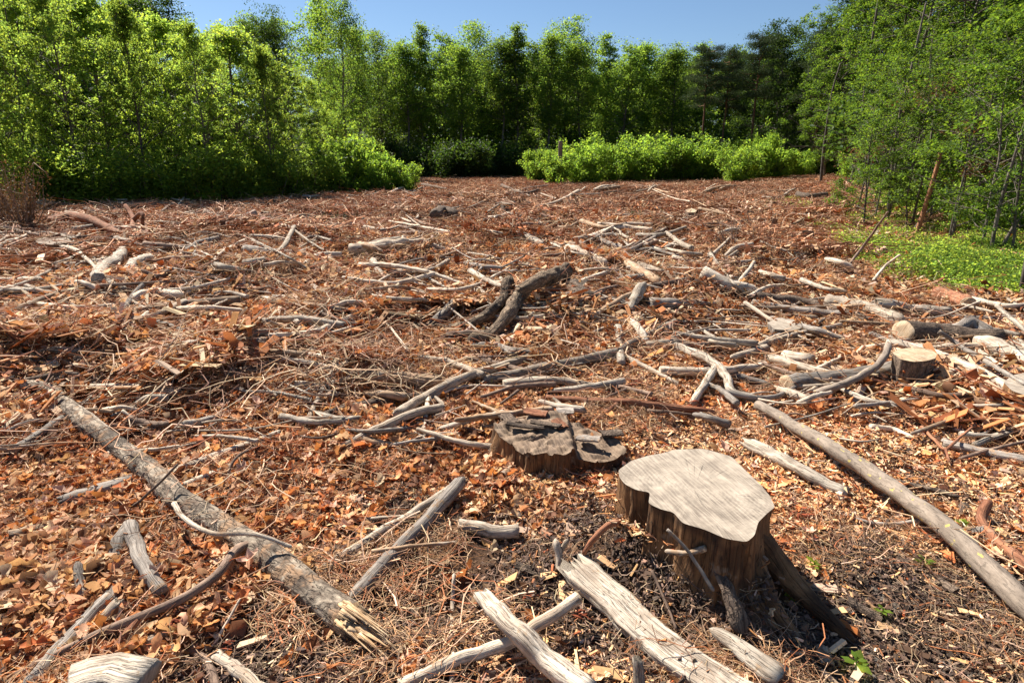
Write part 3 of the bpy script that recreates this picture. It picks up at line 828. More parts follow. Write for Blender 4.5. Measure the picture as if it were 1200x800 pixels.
def oak_leaves(n, rng, pos, smin, smax, tilt, cols=None, curl=1.0):
    """Lobed leaf of 3 x 6 points with midrib fold, curled along and across."""
    t = np.linspace(0, 1, 6)
    w = np.array([0.03, 0.20, 0.13, 0.30, 0.20, 0.06])
    T = np.zeros((6, 3, 3))
    for j, sgn in enumerate((-1, 0, 1)):
        T[:, j, 0] = sgn * w; T[:, j, 1] = t - 0.5
    s = rng.uniform(smin, smax, n)
    V = np.repeat(T[None], n, 0)
    V[:, :, 0, 0] *= rng.uniform(0.7, 1.3, (n, 6)); V[:, :, 2, 0] *= rng.uniform(0.7, 1.3, (n, 6))
    fold = rng.uniform(-0.2, 0.9, n) * curl; k = rng.uniform(-1.6, 2.2, n) * curl
    V[..., 2] += np.abs(V[..., 0]) * fold[:, None, None] + k[:, None, None] * V[..., 1] ** 2 * 0.55
    V[..., 2] += rng.normal(0, 0.035, (n, 6, 3)) * curl
    tw = rng.normal(0, 0.9, n) * curl
    a = V[..., 1] * tw[:, None, None]
    x = V[..., 0] * np.cos(a) - V[..., 2] * np.sin(a); z = V[..., 0] * np.sin(a) + V[..., 2] * np.cos(a)
    V[..., 0] = x; V[..., 2] = z
    V = V.reshape(n, 18, 3) * s[:, None, None]
    V = np.einsum('nij,nkj->nki', rotmats(n, rng, tilt), V) + pos[:, None]
    i = np.arange(5)[:, None]; j = np.arange(2)[None]
    Q = np.stack([i * 3 + j, i * 3 + j + 1, (i + 1) * 3 + j + 1, (i + 1) * 3 + j], -1).reshape(-1, 4)
    return assemble(V, [Q], pal(LEAFC, n, rng, 0.22, LEAFW) if cols is None else cols)

BOXQ = np.array([[0, 1, 3, 2], [4, 6, 7, 5], [0, 4, 5, 1], [2, 3, 7, 6], [0, 2, 6, 4], [1, 5, 7, 3]])

def chips(n, rng, pos, lmin, lmax, tilt, slim=(0.12, 0.45), cols=None):
    L = rng.uniform(lmin, lmax, n) ; L = lmin + (L - lmin) * rng.uniform(0.2, 1, n)
    W = L * rng.uniform(*slim, n); Tn = np.minimum(W * rng.uniform(0.15, 0.5, n), 0.008)
    V = np.zeros((n, 8, 3))
    for q in range(8):
        V[:, q, 0] = (0.5 if q & 1 else -0.5) * W * rng.uniform(0.3, 1.1, n)
        V[:, q, 1] = (0.5 if q & 4 else -0.5) * L * rng.uniform(0.75, 1.1, n)
        V[:, q, 2] = (0.5 if q & 2 else -0.5) * Tn + rng.normal(0, 0.05, n) * W
    V = np.einsum('nij,nkj->nki', rotmats(n, rng, tilt), V) + pos[:, None]
    return assemble(V, [BOXQ], pal(CHIPC, n, rng, 0.25, CHIPW) if cols is None else cols)

def twigs(n, rng, pos, lmin, lmax, tilt, rmin, rmax, cols=None, k=6, bend=0.12):
    """Thin three-sided bent twigs."""
    L = rng.uniform(lmin, lmax, n)
    r = rng.uniform(rmin, rmax, n)
    t = np.linspace(-0.5, 0.5, k)
    C = np.zeros((n, k, 3)); C[..., 1] = t[None] * L[:, None]
    C[..., 0] = np.cumsum(rng.normal(0, bend, (n, k)), 1) * L[:, None] * 0.4
    C[..., 2] = np.cumsum(rng.normal(0, bend * 0.6, (n, k)), 1) * L[:, None] * 0.3
    C[..., 0] += (rng.normal(0, bend * 2, n) * L)[:, None] * (t[None] ** 2) * 2
    tap = np.linspace(1, 0.45, k)
    th = np.array([0.5, 2.6, 4.7])
    V = C[:, :, None, :] + np.zeros((n, k, 3, 3))
    V[..., 0] += (r[:, None] * tap[None])[..., None] * np.cos(th); V[..., 2] += (r[:, None] * tap[None])[..., None] * np.sin(th)
    V = V.reshape(n, k * 3, 3)
    V = np.einsum('nij,nkj->nki', rotmats(n, rng, tilt), V) + pos[:, None]
    i = np.arange(k - 1)[:, None]; j = np.arange(3)[None]; jn = (j + 1) % 3
    Q = np.stack([i * 3 + j, i * 3 + jn, (i + 1) * 3 + jn, (i + 1) * 3 + j], -1).reshape(-1, 4)
    e = (k - 1) * 3
    return assemble(V, [Q, np.array([[0, 2, 1], [e, e + 1, e + 2]])], pal(TWIGC, n, rng, 0.25) if cols is None else cols)

def disc(n, rng, rad, z0, z1):
    a = rng.uniform(0, 6.283, n); q = rad * np.sqrt(rng.uniform(0, 1, n)) * rng.uniform(0.75, 1.1, n)
    return np.stack([q * np.cos(a), q * np.sin(a), rng.uniform(z0, z1, n)], 1)

def patch(name, parts, mat):
    V, F, C = join(parts)
    me = new_mesh(name, V, F, [mat], {'Col': C}, smooth=False)
    ns = 0                                   # the leaves come first in the list: smooth, so that they curl softly
    for pv, pf, pc in parts:
        if len(pf) == 1 and len(pv) % 18 == 0 and len(pf[0]) * 18 == len(pv) * 10: ns += len(pf[0])
        else: break
    if ns:
        sm = np.zeros(len(me.polygons), bool); sm[:ns] = True
        me.polygons.foreach_set("use_smooth", sm)
    return me

def tone_cols(n, g, tone):
    if tone == 1: return pal([(0.40, 0.15, 0.055), (0.26, 0.10, 0.045), (0.15, 0.07, 0.04), (0.50, 0.22, 0.08), (0.42, 0.25, 0.15)], n, g, 0.25)
    if tone == 2: return pal([(0.66, 0.45, 0.28), (0.74, 0.58, 0.42), (0.58, 0.33, 0.16), (0.44, 0.26, 0.14), (0.22, 0.12, 0.07)], n, g, 0.2)
    return pal(LEAFC, n, g, 0.22, LEAFW)

def patch_leaf(seed, tone=0):
    g = np.random.RandomState(seed)
    return patch('leaf_patch', [oak_leaves(210, g, disc(210, g, 0.30, 0.0, 0.035), 0.028, 0.085, 0.42, tone_cols(210, g, tone), 1.35),
                                oak_leaves(150, g, disc(150, g, 0.30, 0.0, 0.025), 0.015, 0.04, 0.5, tone_cols(150, g, tone), 1.4),
                                chips(420, g, disc(420, g, 0.30, 0, 0.028), 0.010, 0.05, 0.4),
                                twigs(60, g, disc(60, g, 0.3, 0.0, 0.04), 0.05, 0.22, 0.18, 0.0008, 0.003)], M['litter'])

def patch_chip(seed):
    g = np.random.RandomState(seed)
    return patch('chip_patch', [chips(900, g, disc(900, g, 0.28, 0, 0.02), 0.010, 0.048, 0.35),
                                chips(100, g, disc(100, g, 0.28, 0, 0.024), 0.04, 0.11, 0.25, (0.06, 0.18)),
                                oak_leaves(44, g, disc(44, g, 0.28, 0.0, 0.025), 0.025, 0.07, 0.35),
                                twigs(26, g, disc(26, g, 0.28, 0.0, 0.025), 0.04, 0.18, 0.15, 0.0007, 0.0025)], M['chips'])

def patch_soil(seed):
    g = np.random.RandomState(seed)
    return patch('soil_patch', [chips(330, g, disc(330, g, 0.25, 0, 0.014), 0.006, 0.03, 0.5, (0.3, 0.9), pal(SOILC, 330, g, 0.3)),
                                chips(34, g, disc(34, g, 0.25, 0, 0.02), 0.012, 0.05, 0.4),
                                twigs(50, g, disc(50, g, 0.25, 0.0, 0.02), 0.03, 0.16, 0.3, 0.0006, 0.002, pal([(0.22, 0.15, 0.10), (0.12, 0.08, 0.06), (0.42, 0.32, 0.23)], 50, g, 0.3), 6, 0.25)], M['chips'])

def patch_needle(seed):
    """Tousled heap of dry needles and hair-thin twigs."""
    g = np.random.RandomState(seed)
    NC = [(0.52, 0.36, 0.22), (0.40, 0.23, 0.12), (0.30, 0.15, 0.07), (0.60, 0.46, 0.31), (0.18, 0.11, 0.07)]
    return patch('needle_patch', [twigs(420, g, disc(420, g, 0.22, 0.0, 0.05), 0.04, 0.12, 0.32, 0.0006, 0.0013, pal(NC, 420, g, 0.25), 4, 0.1),
                                  twigs(40, g, disc(40, g, 0.25, 0.0, 0.06), 0.08, 0.3, 0.25, 0.001, 0.003)], M['chips'])

def patch_mid(seed, tone=0):
    g = np.random.RandomState(seed)
    return patch('mid_patch', [oak_leaves(330, g, disc(330, g, 0.6, 0.0, 0.045), 0.04, 0.12, 0.5, tone_cols(330, g, tone), 1.3),
                               chips(420, g, disc(420, g, 0.6, 0, 0.04), 0.025, 0.12, 0.4),
                               chips(110, g, disc(110, g, 0.6, 0.0, 0.06), 0.10, 0.34, 0.35, (0.10, 0.28), pal([(0.70, 0.54, 0.38), (0.56, 0.28, 0.11), (0.62, 0.40, 0.22), (0.74, 0.62, 0.48), (0.30, 0.12, 0.05)], 110, g, 0.2)),
                               chips(70, g, disc(70, g, 0.6, 0.01, 0.045), 0.1, 0.32, 0.2, (0.05, 0.16)),
                               twigs(80, g, disc(80, g, 0.65, 0.0, 0.06), 0.15, 0.7, 0.13, 0.002, 0.006)], M['litter'])

def patch_far(seed, tone=0):
    g = np.random.RandomState(seed)
    FC = [(0.50, 0.27, 0.14), (0.42, 0.18, 0.075), (0.58, 0.39, 0.24), (0.30, 0.125, 0.06), (0.64, 0.48, 0.33), (0.14, 0.075, 0.045), (0.46, 0.22, 0.10)]
    if tone == 1: FC = [(0.42, 0.16, 0.06), (0.34, 0.12, 0.05), (0.20, 0.085, 0.045), (0.46, 0.22, 0.10), (0.09, 0.05, 0.035)]
    if tone == 2: FC = [(0.58, 0.40, 0.26), (0.66, 0.52, 0.38), (0.46, 0.30, 0.19), (0.34, 0.20, 0.12), (0.12, 0.075, 0.05)]
    return patch('far_patch', [chips(420, g, disc(420, g, 1.3, 0, 0.08), 0.05, 0.24, 0.5, (0.2, 0.7), pal(FC, 420, g, 0.3)),
                               twigs(100, g, disc(100, g, 1.4, 0.0, 0.10), 0.3, 1.3, 0.12, 0.005, 0.014, pal(TWIGC + [(0.62, 0.48, 0.34)] * 2 + [(0.42, 0.22, 0.12)] * 3, 100, g, 0.25)),
                               twigs(60, g, disc(60, g, 1.3, 0.03, 0.10), 0.15, 0.5, 0.7, 0.004, 0.008)], M['chips'])

def patch_tuft(seed):
    """Dry russet herb tuft: upright curved stalks with crumpled leaflets."""
    g = np.random.RandomState(seed)
    n = 46
    st = []
    pos = disc(n, g, 0.10, 0.05, 0.12)
    V, F, C = twigs(n, g, pos, 0.12, 0.34, 1.0, 0.0012, 0.003, pal([(0.36, 0.18, 0.09), (0.45, 0.27, 0.14), (0.22, 0.11, 0.06)], n, g, 0.25), 5, 0.15)
    m = 130
    lp = disc(m, g, 0.16, 0.03, 0.22)
    return patch('tuft_patch', [(V, F, C), oak_leaves(m, g, lp, 0.02, 0.06, 0.9, pal([(0.42, 0.19, 0.075), (0.50, 0.28, 0.13), (0.30, 0.13, 0.06)], m, g, 0.25), 1.6)], M['litter'])

LEAFP = [patch_leaf(k, k // 2) for k in range(6)]
CHIPP = [patch_chip(20 + k) for k in range(6)]
SOILP = [patch_soil(40 + k) for k in range(4)]
NEEDP = [patch_needle(50 + k) for k in range(3)]
MIDP = [patch_mid(60 + k, k // 2) for k in range(6)]
FARP = [patch_far(70 + k, k // 2) for k in range(6)]
TUFT = [patch_tuft(80 + k) for k in range(4)]

def normal_euler(x, y, yaw):
    e = 0.12
    dx = (H(x + e, y) - H(x - e, y)) / (2 * e); dy = (H(x, y + e) - H(x, y - e)) / (2 * e)
    out_ = np.zeros((len(x), 3))
    for i in range(len(x)):
        nz = Vector((-float(dx[i]), -float(dy[i]), 1)).normalized()
        q = nz.to_track_quat('Z', 'Y') @ Matrix.Rotation(float(yaw[i]), 3, 'Z').to_quaternion()
        out_[i] = q.to_euler()
    return out_

def wedge(n, rng, r0, r1, power=2.0, half=R(52)):
    """Points in the view wedge, density falling with distance (power 2 = even per area)."""
    u = rng.uniform(0, 1, n)
    if power == 0: r = r0 * (r1 / r0) ** u
    else: r = (r0 ** power + u * (r1 ** power - r0 ** power)) ** (1 / power)
    a = rng.uniform(-half, half, n)
    return r * np.sin(a), r * np.cos(a)

def scatter_litter(name, protos, x, y, label, smin=0.8, smax=1.25, dz=0.0, seed=1, kind='stuff', field=None):
    g = np.random.RandomState(seed)
    n = len(x)
    z = H(x, y) + dz
    rot = normal_euler(x, y, g.uniform(0, 6.283, n))
    vid = g.randint(0, len(protos), n)
    if field is not None:
        f = np.clip((field(x, y) + 0.5) * len(protos) + g.normal(0, 0.9, n), 0, len(protos) - 1)
        vid = np.array([2, 3, 0, 1, 4, 5])[f.astype(int)]
    return gn_scatter(name, protos, np.stack([x, y, z], 1), rot, g.uniform(smin, smax, n), vid, label, kind)

def bare(x, y):
    """0..1 where the litter is left off and dark earth shows."""
    b = np.zeros_like(x)
    for px, py, rr_, k in ((510, 700, 0.52, 1.0), (330, 750, 0.42, 1.0), (620, 690, 0.34, 0.9), (690, 625, 0.26, 0.8), (420, 790, 0.4, 0.8), (1160, 735, 0.50, 1.0), (1080, 780, 0.42, 1.0), (1010, 770, 0.36, 1.0), (700, 620, 0.14, 0.5), (590, 720, 0.3, 0.8), (560, 770, 0.35, 0.8),
                           (860, 720, 0.34, 0.9), (930, 740, 0.34, 1.0), (660, 440, 0.2, 0.6), (640, 400, 0.3, 0.7), (470, 600, 0.2, 0.5), (390, 610, 0.25, 0.5), (1190, 620, 0.2, 0.8)):  # dark earth bared under the bent trunk stands in for its shadow
        q = P(px, py)
        b = np.maximum(b, k * np.exp(-((x - q[0]) ** 2 + (y - q[1]) ** 2) / rr_ ** 2))
    return b

def chipzone(x, y):
    """1 on the wood-chip side (round the stumps and beyond), 0 on the leafy side."""
    ang = x / np.maximum(y, 0.3)
    return np.clip((ang + 0.05 + 0.35 * fbm2(x / 0.9, y / 0.9, 2)) / 0.22, 0, 1)

g = np.random.RandomState(5)
x, y = wedge(1500, g, 0.85, 7.0, 1.35)
b = bare(x, y); cz = chipzone(x, y)
u = g.uniform(0, 1, len(x)); sel = u > 2.2 * b
xs, ys, cs = x[sel], y[sel], cz[sel]
pick = g.uniform(0, 1, len(xs)) < cs * np.clip(1.25 - ys / 9, 0.35, 0.92)
scatter_litter('leaf_litter', LEAFP, xs[~pick], ys[~pick], 'carpet of curled tan and orange dry leaves on the clearing floor', seed=2, dz=-0.004, field=lambda a, b: 0.75 * fbm2(a / 0.9 + 5, b / 1.2, 3))
scatter_litter('wood_chip_litter', CHIPP, xs[pick], ys[pick], 'layer of tan wood chips and bark shreds around the stumps', seed=3, dz=-0.004)
x, y = wedge(900, g, 0.85, 5.0, 1.4)
keep = g.uniform(0, 1, len(x)) < 0.15 + 0.85 * bare(x, y)
scatter_litter('soil_crumbs', SOILP, x[keep], y[keep], 'dark crumbly earth with fine roots between the wood debris', seed=4)
x, y = wedge(420, g, 0.9, 9.0, 1.3)
keep = (noise2(x / 0.8 + 40, y / 0.8) > 0.02) & (g.uniform(0, 1, len(x)) > 0.5 * chipzone(x, y))
scatter_litter('needle_litter', NEEDP, x[keep], y[keep], 'tousled dry pine needles lying over the leaf carpet', seed=5, dz=0.004)
x, y = wedge(1300, g, 4.5, 17.0, 1.1)
scatter_litter('coarse_litter', MIDP, x, y, 'coarse dry leaves and broken twigs across the middle of the clearing', seed=6, dz=-0.02, field=lambda a, b: 0.9 * fbm2(a / 1.6 + 9, b / 2.2, 3))
x, y = wedge(2600, g, 11.0, 58.0, 1.3, R(46))
ok = ~((x > 6) & (y < 12) & (x < 12))
scatter_litter('slash_litter', FARP, x[ok], y[ok], 'reddish logging slash spread over the far part of the clearing', seed=7, dz=-0.03, smin=0.6, smax=1.1, field=lambda a, b: 0.9 * fbm2(a / 3.2 + 5, b / 5.0, 3))
x, y = wedge(520, g, 4.2, 26.0, 1.25, R(46))
keep = noise2(x / 1.7 + 11, y / 1.7) > 0.0
scatter_litter('dry_herb_tufts', TUFT, x[keep], y[keep], 'russet dry herb tufts standing up between the branches', seed=8, smin=0.45, smax=0.95, dz=-0.02)

def patch_brush(seed):
    g = np.random.RandomState(seed)
    c1 = TWIGC + [(0.58, 0.44, 0.31)] * 2
    return patch('brush_patch', [twigs(16, g, disc(16, g, 0.35, 0.02, 0.08), 0.3, 1.0, 0.10, 0.002, 0.0055, pal(c1, 16, g, 0.25), 9, 0.2),
                                 twigs(26, g, disc(26, g, 0.45, 0.01, 0.10), 0.12, 0.4, 0.25, 0.0012, 0.003, pal(c1, 26, g, 0.25), 7, 0.3),
                                 twigs(10, g, disc(10, g, 0.4, 0.03, 0.10), 0.15, 0.35, 0.8, 0.0015, 0.003, pal(c1, 10, g, 0.25), 6, 0.25)], M['chips'])
BRUSHP = [patch_brush(120 + k) for k in range(6)]
x, y = wedge(330, g, 2.2, 15.0, 0.9, R(46))
keep = (noise2(x / 1.3 + 21, y / 1.3) > -0.15) & ~((np.abs(x - 0.75) < 0.6) & (y < 2.6)) & (g.uniform(0, 1, len(x)) > np.clip(1.5 - y / 3.5, 0, 0.85))
hx, hy = [], []
for bpx, bpy_, br, bh in HEAPS:
    q = P(bpx, bpy_)
    for _ in range(9):
        hx.append(q[0] + g.normal(0, br * 0.55)); hy.append(q[1] + g.normal(0, br * 0.55))
x = np.r_[x[keep], hx]; y = np.r_[y[keep], hy]
lq = P(645, 515)
free = np.hypot(x - lq[0], y - lq[1]) > 0.95
x, y = x[free], y[free]
scatter_litter('brushwood_litter', BRUSHP, x, y, 'thin tangled brushwood strewn over the leaf carpet', seed=19, smin=0.7, smax=1.3)

# bilberry ground cover by the grove
def patch_green(seed):
    g = np.random.RandomState(seed)
    n = 420
    p = disc(n, g, 0.34, 0.02, 0.20)
    p[:, 2] *= g.uniform(0.5, 1.0, n)
    Rm = rotmats(n, g, 0.5)
    V = np.einsum('nij,kj->nki', Rm, LEAF_T) * g.uniform(0.02, 0.045, n)[:, None, None] + p[:, None]
    F = (np.arange(n) * 4)[:, None] + np.arange(4)[None]
    c = np.array(GREENS)[g.randint(0, 5, n)] * g.uniform(0.7, 1.3, (n, 1))
    return new_mesh('green_patch', V.reshape(-1, 3), [np.concatenate([F[:, [0, 1, 2]], F[:, [0, 2, 3]]])], [M['leaf_bright']], {'Col': np.repeat(np.c_[c, np.ones(n)], 4, 0)}, smooth=False)
GREENP = [patch_green(90 + k) for k in range(3)]
gx, gy = [], []
while len(gx) < 520:
    px = g.uniform(985, 1290); py = g.uniform(262, 352)
    # the patch narrows away from the grove
    lo = 286 + 10 * math.sin(px / 40) + g.normal(0, 5); hi = 300 + (px - 985) * 0.34 - abs(g.normal(0, 11))
    if py > min(hi, 349) or (py < lo and g.rand() > 0.25): continue
    q = P(px, py); gx.append(q[0]); gy.append(q[1])
scatter_litter('bilberry_ground_cover', GREENP, np.array(gx), np.array(gy), 'bright green bilberry carpet at the foot of the grove', seed=9, smin=0.7, smax=1.3)
# sparse green under the grove and along the clearing's edge
gx, gy = [], []
for k in range(260):
    px = g.uniform(900, 1290); py = g.uniform(228, 285)
    if py < 214 + (px - 900) * 0.1 and g.rand() > 0.2: continue
    if px < 1030 and g.rand() > 0.12: continue
    q = P(px, py); gx.append(q[0]); gy.append(q[1])
scatter_litter('grove_herbs', GREENP, np.array(gx), np.array(gy), 'sparse low green herbs under the grove saplings', seed=10, smin=0.6, smax=1.5)

# ------------------------------------------------------------------ logs, branches and sticks
_ls = [1000]

def cut_face(parent, C, T, r, mat, rng, flat=1.0, name='cut_face'):
    """Sawn end as a thin disc set just proud of the log's end."""
    n = 28
    T = T / np.linalg.norm(T)
    S = np.cross(T, [0, 0, 1.0]); S /= np.linalg.norm(S) + 1e-9; U = np.cross(S, T)
    th = np.linspace(0, 2 * np.pi, n, endpoint=False)
    k = 1 + 0.05 * np.sin(th * 2 + 1) + 0.03 * np.sin(th * 5)
    V = []; rest = []
    for q, off in ((1.0, -0.004), (0.985, 0.003), (0.5, 0.004)):
        V.append(C + S * (r * q * k * np.cos(th))[:, None] + U * (r * q * k * np.sin(th) * flat)[:, None] + T * off)
        rest.append(np.stack([r * q * k * np.cos(th), r * q * k * np.sin(th), th * 0], 1))
    V.append((C + T * 0.004)[None]); rest.append(np.zeros((1, 3)))
    V = np.vstack(V); rest = np.vstack(rest)
    j = np.arange(n); jn = (j + 1) % n
    Q = np.vstack([np.stack([i * n + j, i * n + jn, (i + 1) * n + jn, (i + 1) * n + j], 1) for i in range(2)])
    Tr = np.stack([np.full(n, 3 * n), 2 * n + j, 2 * n + jn], 1)
    return add(name, new_mesh(name, V, [Q, Tr], [M[mat]], {'rest': rest}), parent)

def world_path(pts, r0, r1, sink=0.7, lift=0.0):
    """Pixel polyline (x, y[, extra height]) lying on the terrain; radii given in photo pixels."""
    n = len(pts); out_ = []; rad = []
    for i, p in enumerate(pts):
        rp = r0 + (r1 - r0) * i / max(1, n - 1)
        q = P(p[0], p[1], 0.02)
        rm = rp * depth(q) / FPX
        hh = rm * sink + lift + 0.004 + 0.0085 * min(q[1], 10.0) + (p[2] if len(p) > 2 else 0.0)
        q = P(p[0], p[1], hh)
        out_.append(q); rad.append(rp * depth(q) / FPX)
    return np.array(out_), np.array(rad)

def limb(name, label, cat, mat, pts, r0, r1=None, ends=('cap', 'taper'), lift=0.0, amp=0.22, flat=1.0, box=0.0, sink=0.7, kids=(), group=None, cut='cut_tan', disp=None, seg=None, fine=1.0, endmat=None, wob=0.35):
    _ls[0] += 1
    rng = np.random.RandomState(_ls[0])
    r1 = r0 if r1 is None else r1
    W, rad = world_path(pts, r0, r1, sink, lift)
    org = W[0].copy(); org[2] = float(H(org[0], org[1]))
    def make(W, rad, ends, seg, amp, disp=None):
        C, t = catmull(W, max(0.012, float(rad.mean()) * 0.9) / fine)
        rr_ = np.interp(t, np.linspace(0, 1, len(rad)), rad)
        rr_ = rr_ * (1 + 0.12 * fbm2(t * 7 + rng.uniform(0, 90), t * 0, 2))
        wv = np.stack([fbm2(t * 5 + rng.uniform(0, 90), t * 0 + 3, 2) for _ in range(3)], 1) * rr_.mean() * wob
        wv *= np.minimum(1, 6 * np.minimum(t, 1 - t))[:, None]
        C = C + wv
        e = ['cap' if x == 'cut' else x for x in ends]
        return tube(C, rr_, seg, rng, amp, flat=flat, box=box, start=e[0], end=e[1], disp=disp), C
    sg = seg or int(np.clip(8 + r0 * 0.7, 8, 26))
    (V, Q, T, rest), C = make(W, rad, ends, sg, amp, disp)
    me = new_mesh(name, V - org, [Q, T], [M[mat]], {'rest': rest})
    if endmat:
        me.materials.append(M[endmat])
        mi = np.zeros(len(me.polygons), np.int32)
        nq = len(Q)
        if ends[1] == 'splinter': mi[nq - sg * 2:nq] = 1; mi[nq + sg:] = 1
        if ends[0] == 'splinter': mi[:sg * 2] = 1; mi[nq:nq + sg] = 1
        me.polygons.foreach_set("material_index", mi)
    o = add(name, me, label=label, cat=cat, group=group, loc=org)
    if ends[0] == 'cut': cut_face(o, C[0] - org, C[0] - C[1], rad[0] * 0.99, cut, rng, flat)
    if ends[1] == 'cut': cut_face(o, C[-1] - org, C[-1] - C[-2], rad[-1] * 0.99, cut, rng, flat)
    for kd in kids:
        kp, k0, k1 = kd[:3]
        kl = kd[3] if len(kd) > 3 else lift
        W2, rad2 = world_path(kp, k0, k1, sink, kl)
        (V2, Q2, T2, rest2), _ = make(W2, rad2, ('cap', 'taper'), max(6, sg - 4), amp)
        add('side_branch', new_mesh('side_branch', V2 - org, [Q2, T2], [M[kd[4] if len(kd) > 4 else mat]], {'rest': rest2}), o)
    return o

def bark_disp(rest, rad):
    """Raised scaly plates with furrows, from cellular noise on the unrolled bark."""
    g = np.random.RandomState(3)
    th = np.arctan2(rest[..., 1], rest[..., 0]); 
    cells = 8.0
    u = (th / (2 * np.pi) + 0.5) * cells; v = rest[..., 2] / (rad.mean() * 1.5)
    u = u + 0.7 * noise2(u * 0.9, v * 1.7); v = v + 0.8 * fbm2(u * 0.9 + 30, v * 1.3, 2)
    ui = np.floor(u).astype(int); vi = np.floor(v).astype(int)
    f1 = np.full(u.shape, 9.0); f2 = np.full(u.shape, 9.0)
    for a in (-1, 0, 1):
        for b_ in (-1, 0, 1):
            cu, cv = ui + a, vi + b_
            h = PERM[(PERM[np.mod(cu, int(cells)) & 511] + cv) & 511]
            d = np.hypot(cu + 0.15 + 0.7 * (h & 31) / 31.0 - u, cv + 0.15 + 0.7 * ((h >> 4) & 31) / 31.0 - v)
            f2 = np.where(d < f1, f1, np.minimum(f2, d)); f1 = np.minimum(f1, d)
    e = np.clip((f2 - f1) / 0.16, 0, 1)
    return 0.055 * (e - 0.6) + 0.05 * fbm2(u * 3, v * 3, 2)

# --- the scaly pine log
log = limb('fallen_log', 'long scaly pine log with a torn orange end lying across the leaf carpet', 'log', 'bark',
     [(66, 464), (96, 492), (130, 516), (170, 548), (215, 588), (262, 618), (310, 650), (352, 684), (384, 708), (408, 725)], 8.5, 19.5, ('cap', 'splinter'), amp=0.10, disp=bark_disp, seg=72, fine=3.2, endmat='splint', sink=0.55, wob=0.3)
limb('broken_log', 'short barky log stub beyond the thin end of the scaly pine log', 'log', 'bark', [(28, 452), (48, 455), (68, 462)], 8, 9, ('cap', 'splinter'), amp=0.15, fine=2)

def splinter_fan(parent, px, py, tx, ty, n, spread, h, mat='splint', L=(20, 60), w=4, seed=1):
    """Torn wood fibres at a broken end, each its own sliver."""
    g = np.random.RandomState(seed)
    org = np.array(parent.location)
    for i in range(n):
        a = g.uniform(-spread, spread)
        x0, y0 = px + g.normal(0, w * 1.6), py + g.normal(0, w)
        l = g.uniform(*L)
        dx, dy = tx * math.cos(a) - ty * math.sin(a), tx * math.sin(a) + ty * math.cos(a)
        W, rad = world_path([(x0, y0, h), (x0 + dx * l * 0.5, y0 + dy * l * 0.5, h * 0.85), (x0 + dx * l, y0 + dy * l, h * 0.6)], g.uniform(0.4, 1) * w, 0.4)
        C, t = catmull(W, 0.03)
        V, Q, T, rest = tube(C, np.interp(t, [0, 1], [rad[0], rad[-1]]), 5, g, 0.2, flat=0.5, end='taper')
        add('splinter', new_mesh('splinter', V - org, [Q, T], [M[mat]], {'rest': rest}), parent)
splinter_fan(log, 408, 728, 0.76, 0.60, 34, 0.16, 0.05, L=(26, 54), w=5.5, seed=4)
splinter_fan(log, 402, 708, 0.8, 0.58, 16, 0.10, 0.09, L=(30, 62), w=4.0, seed=5)

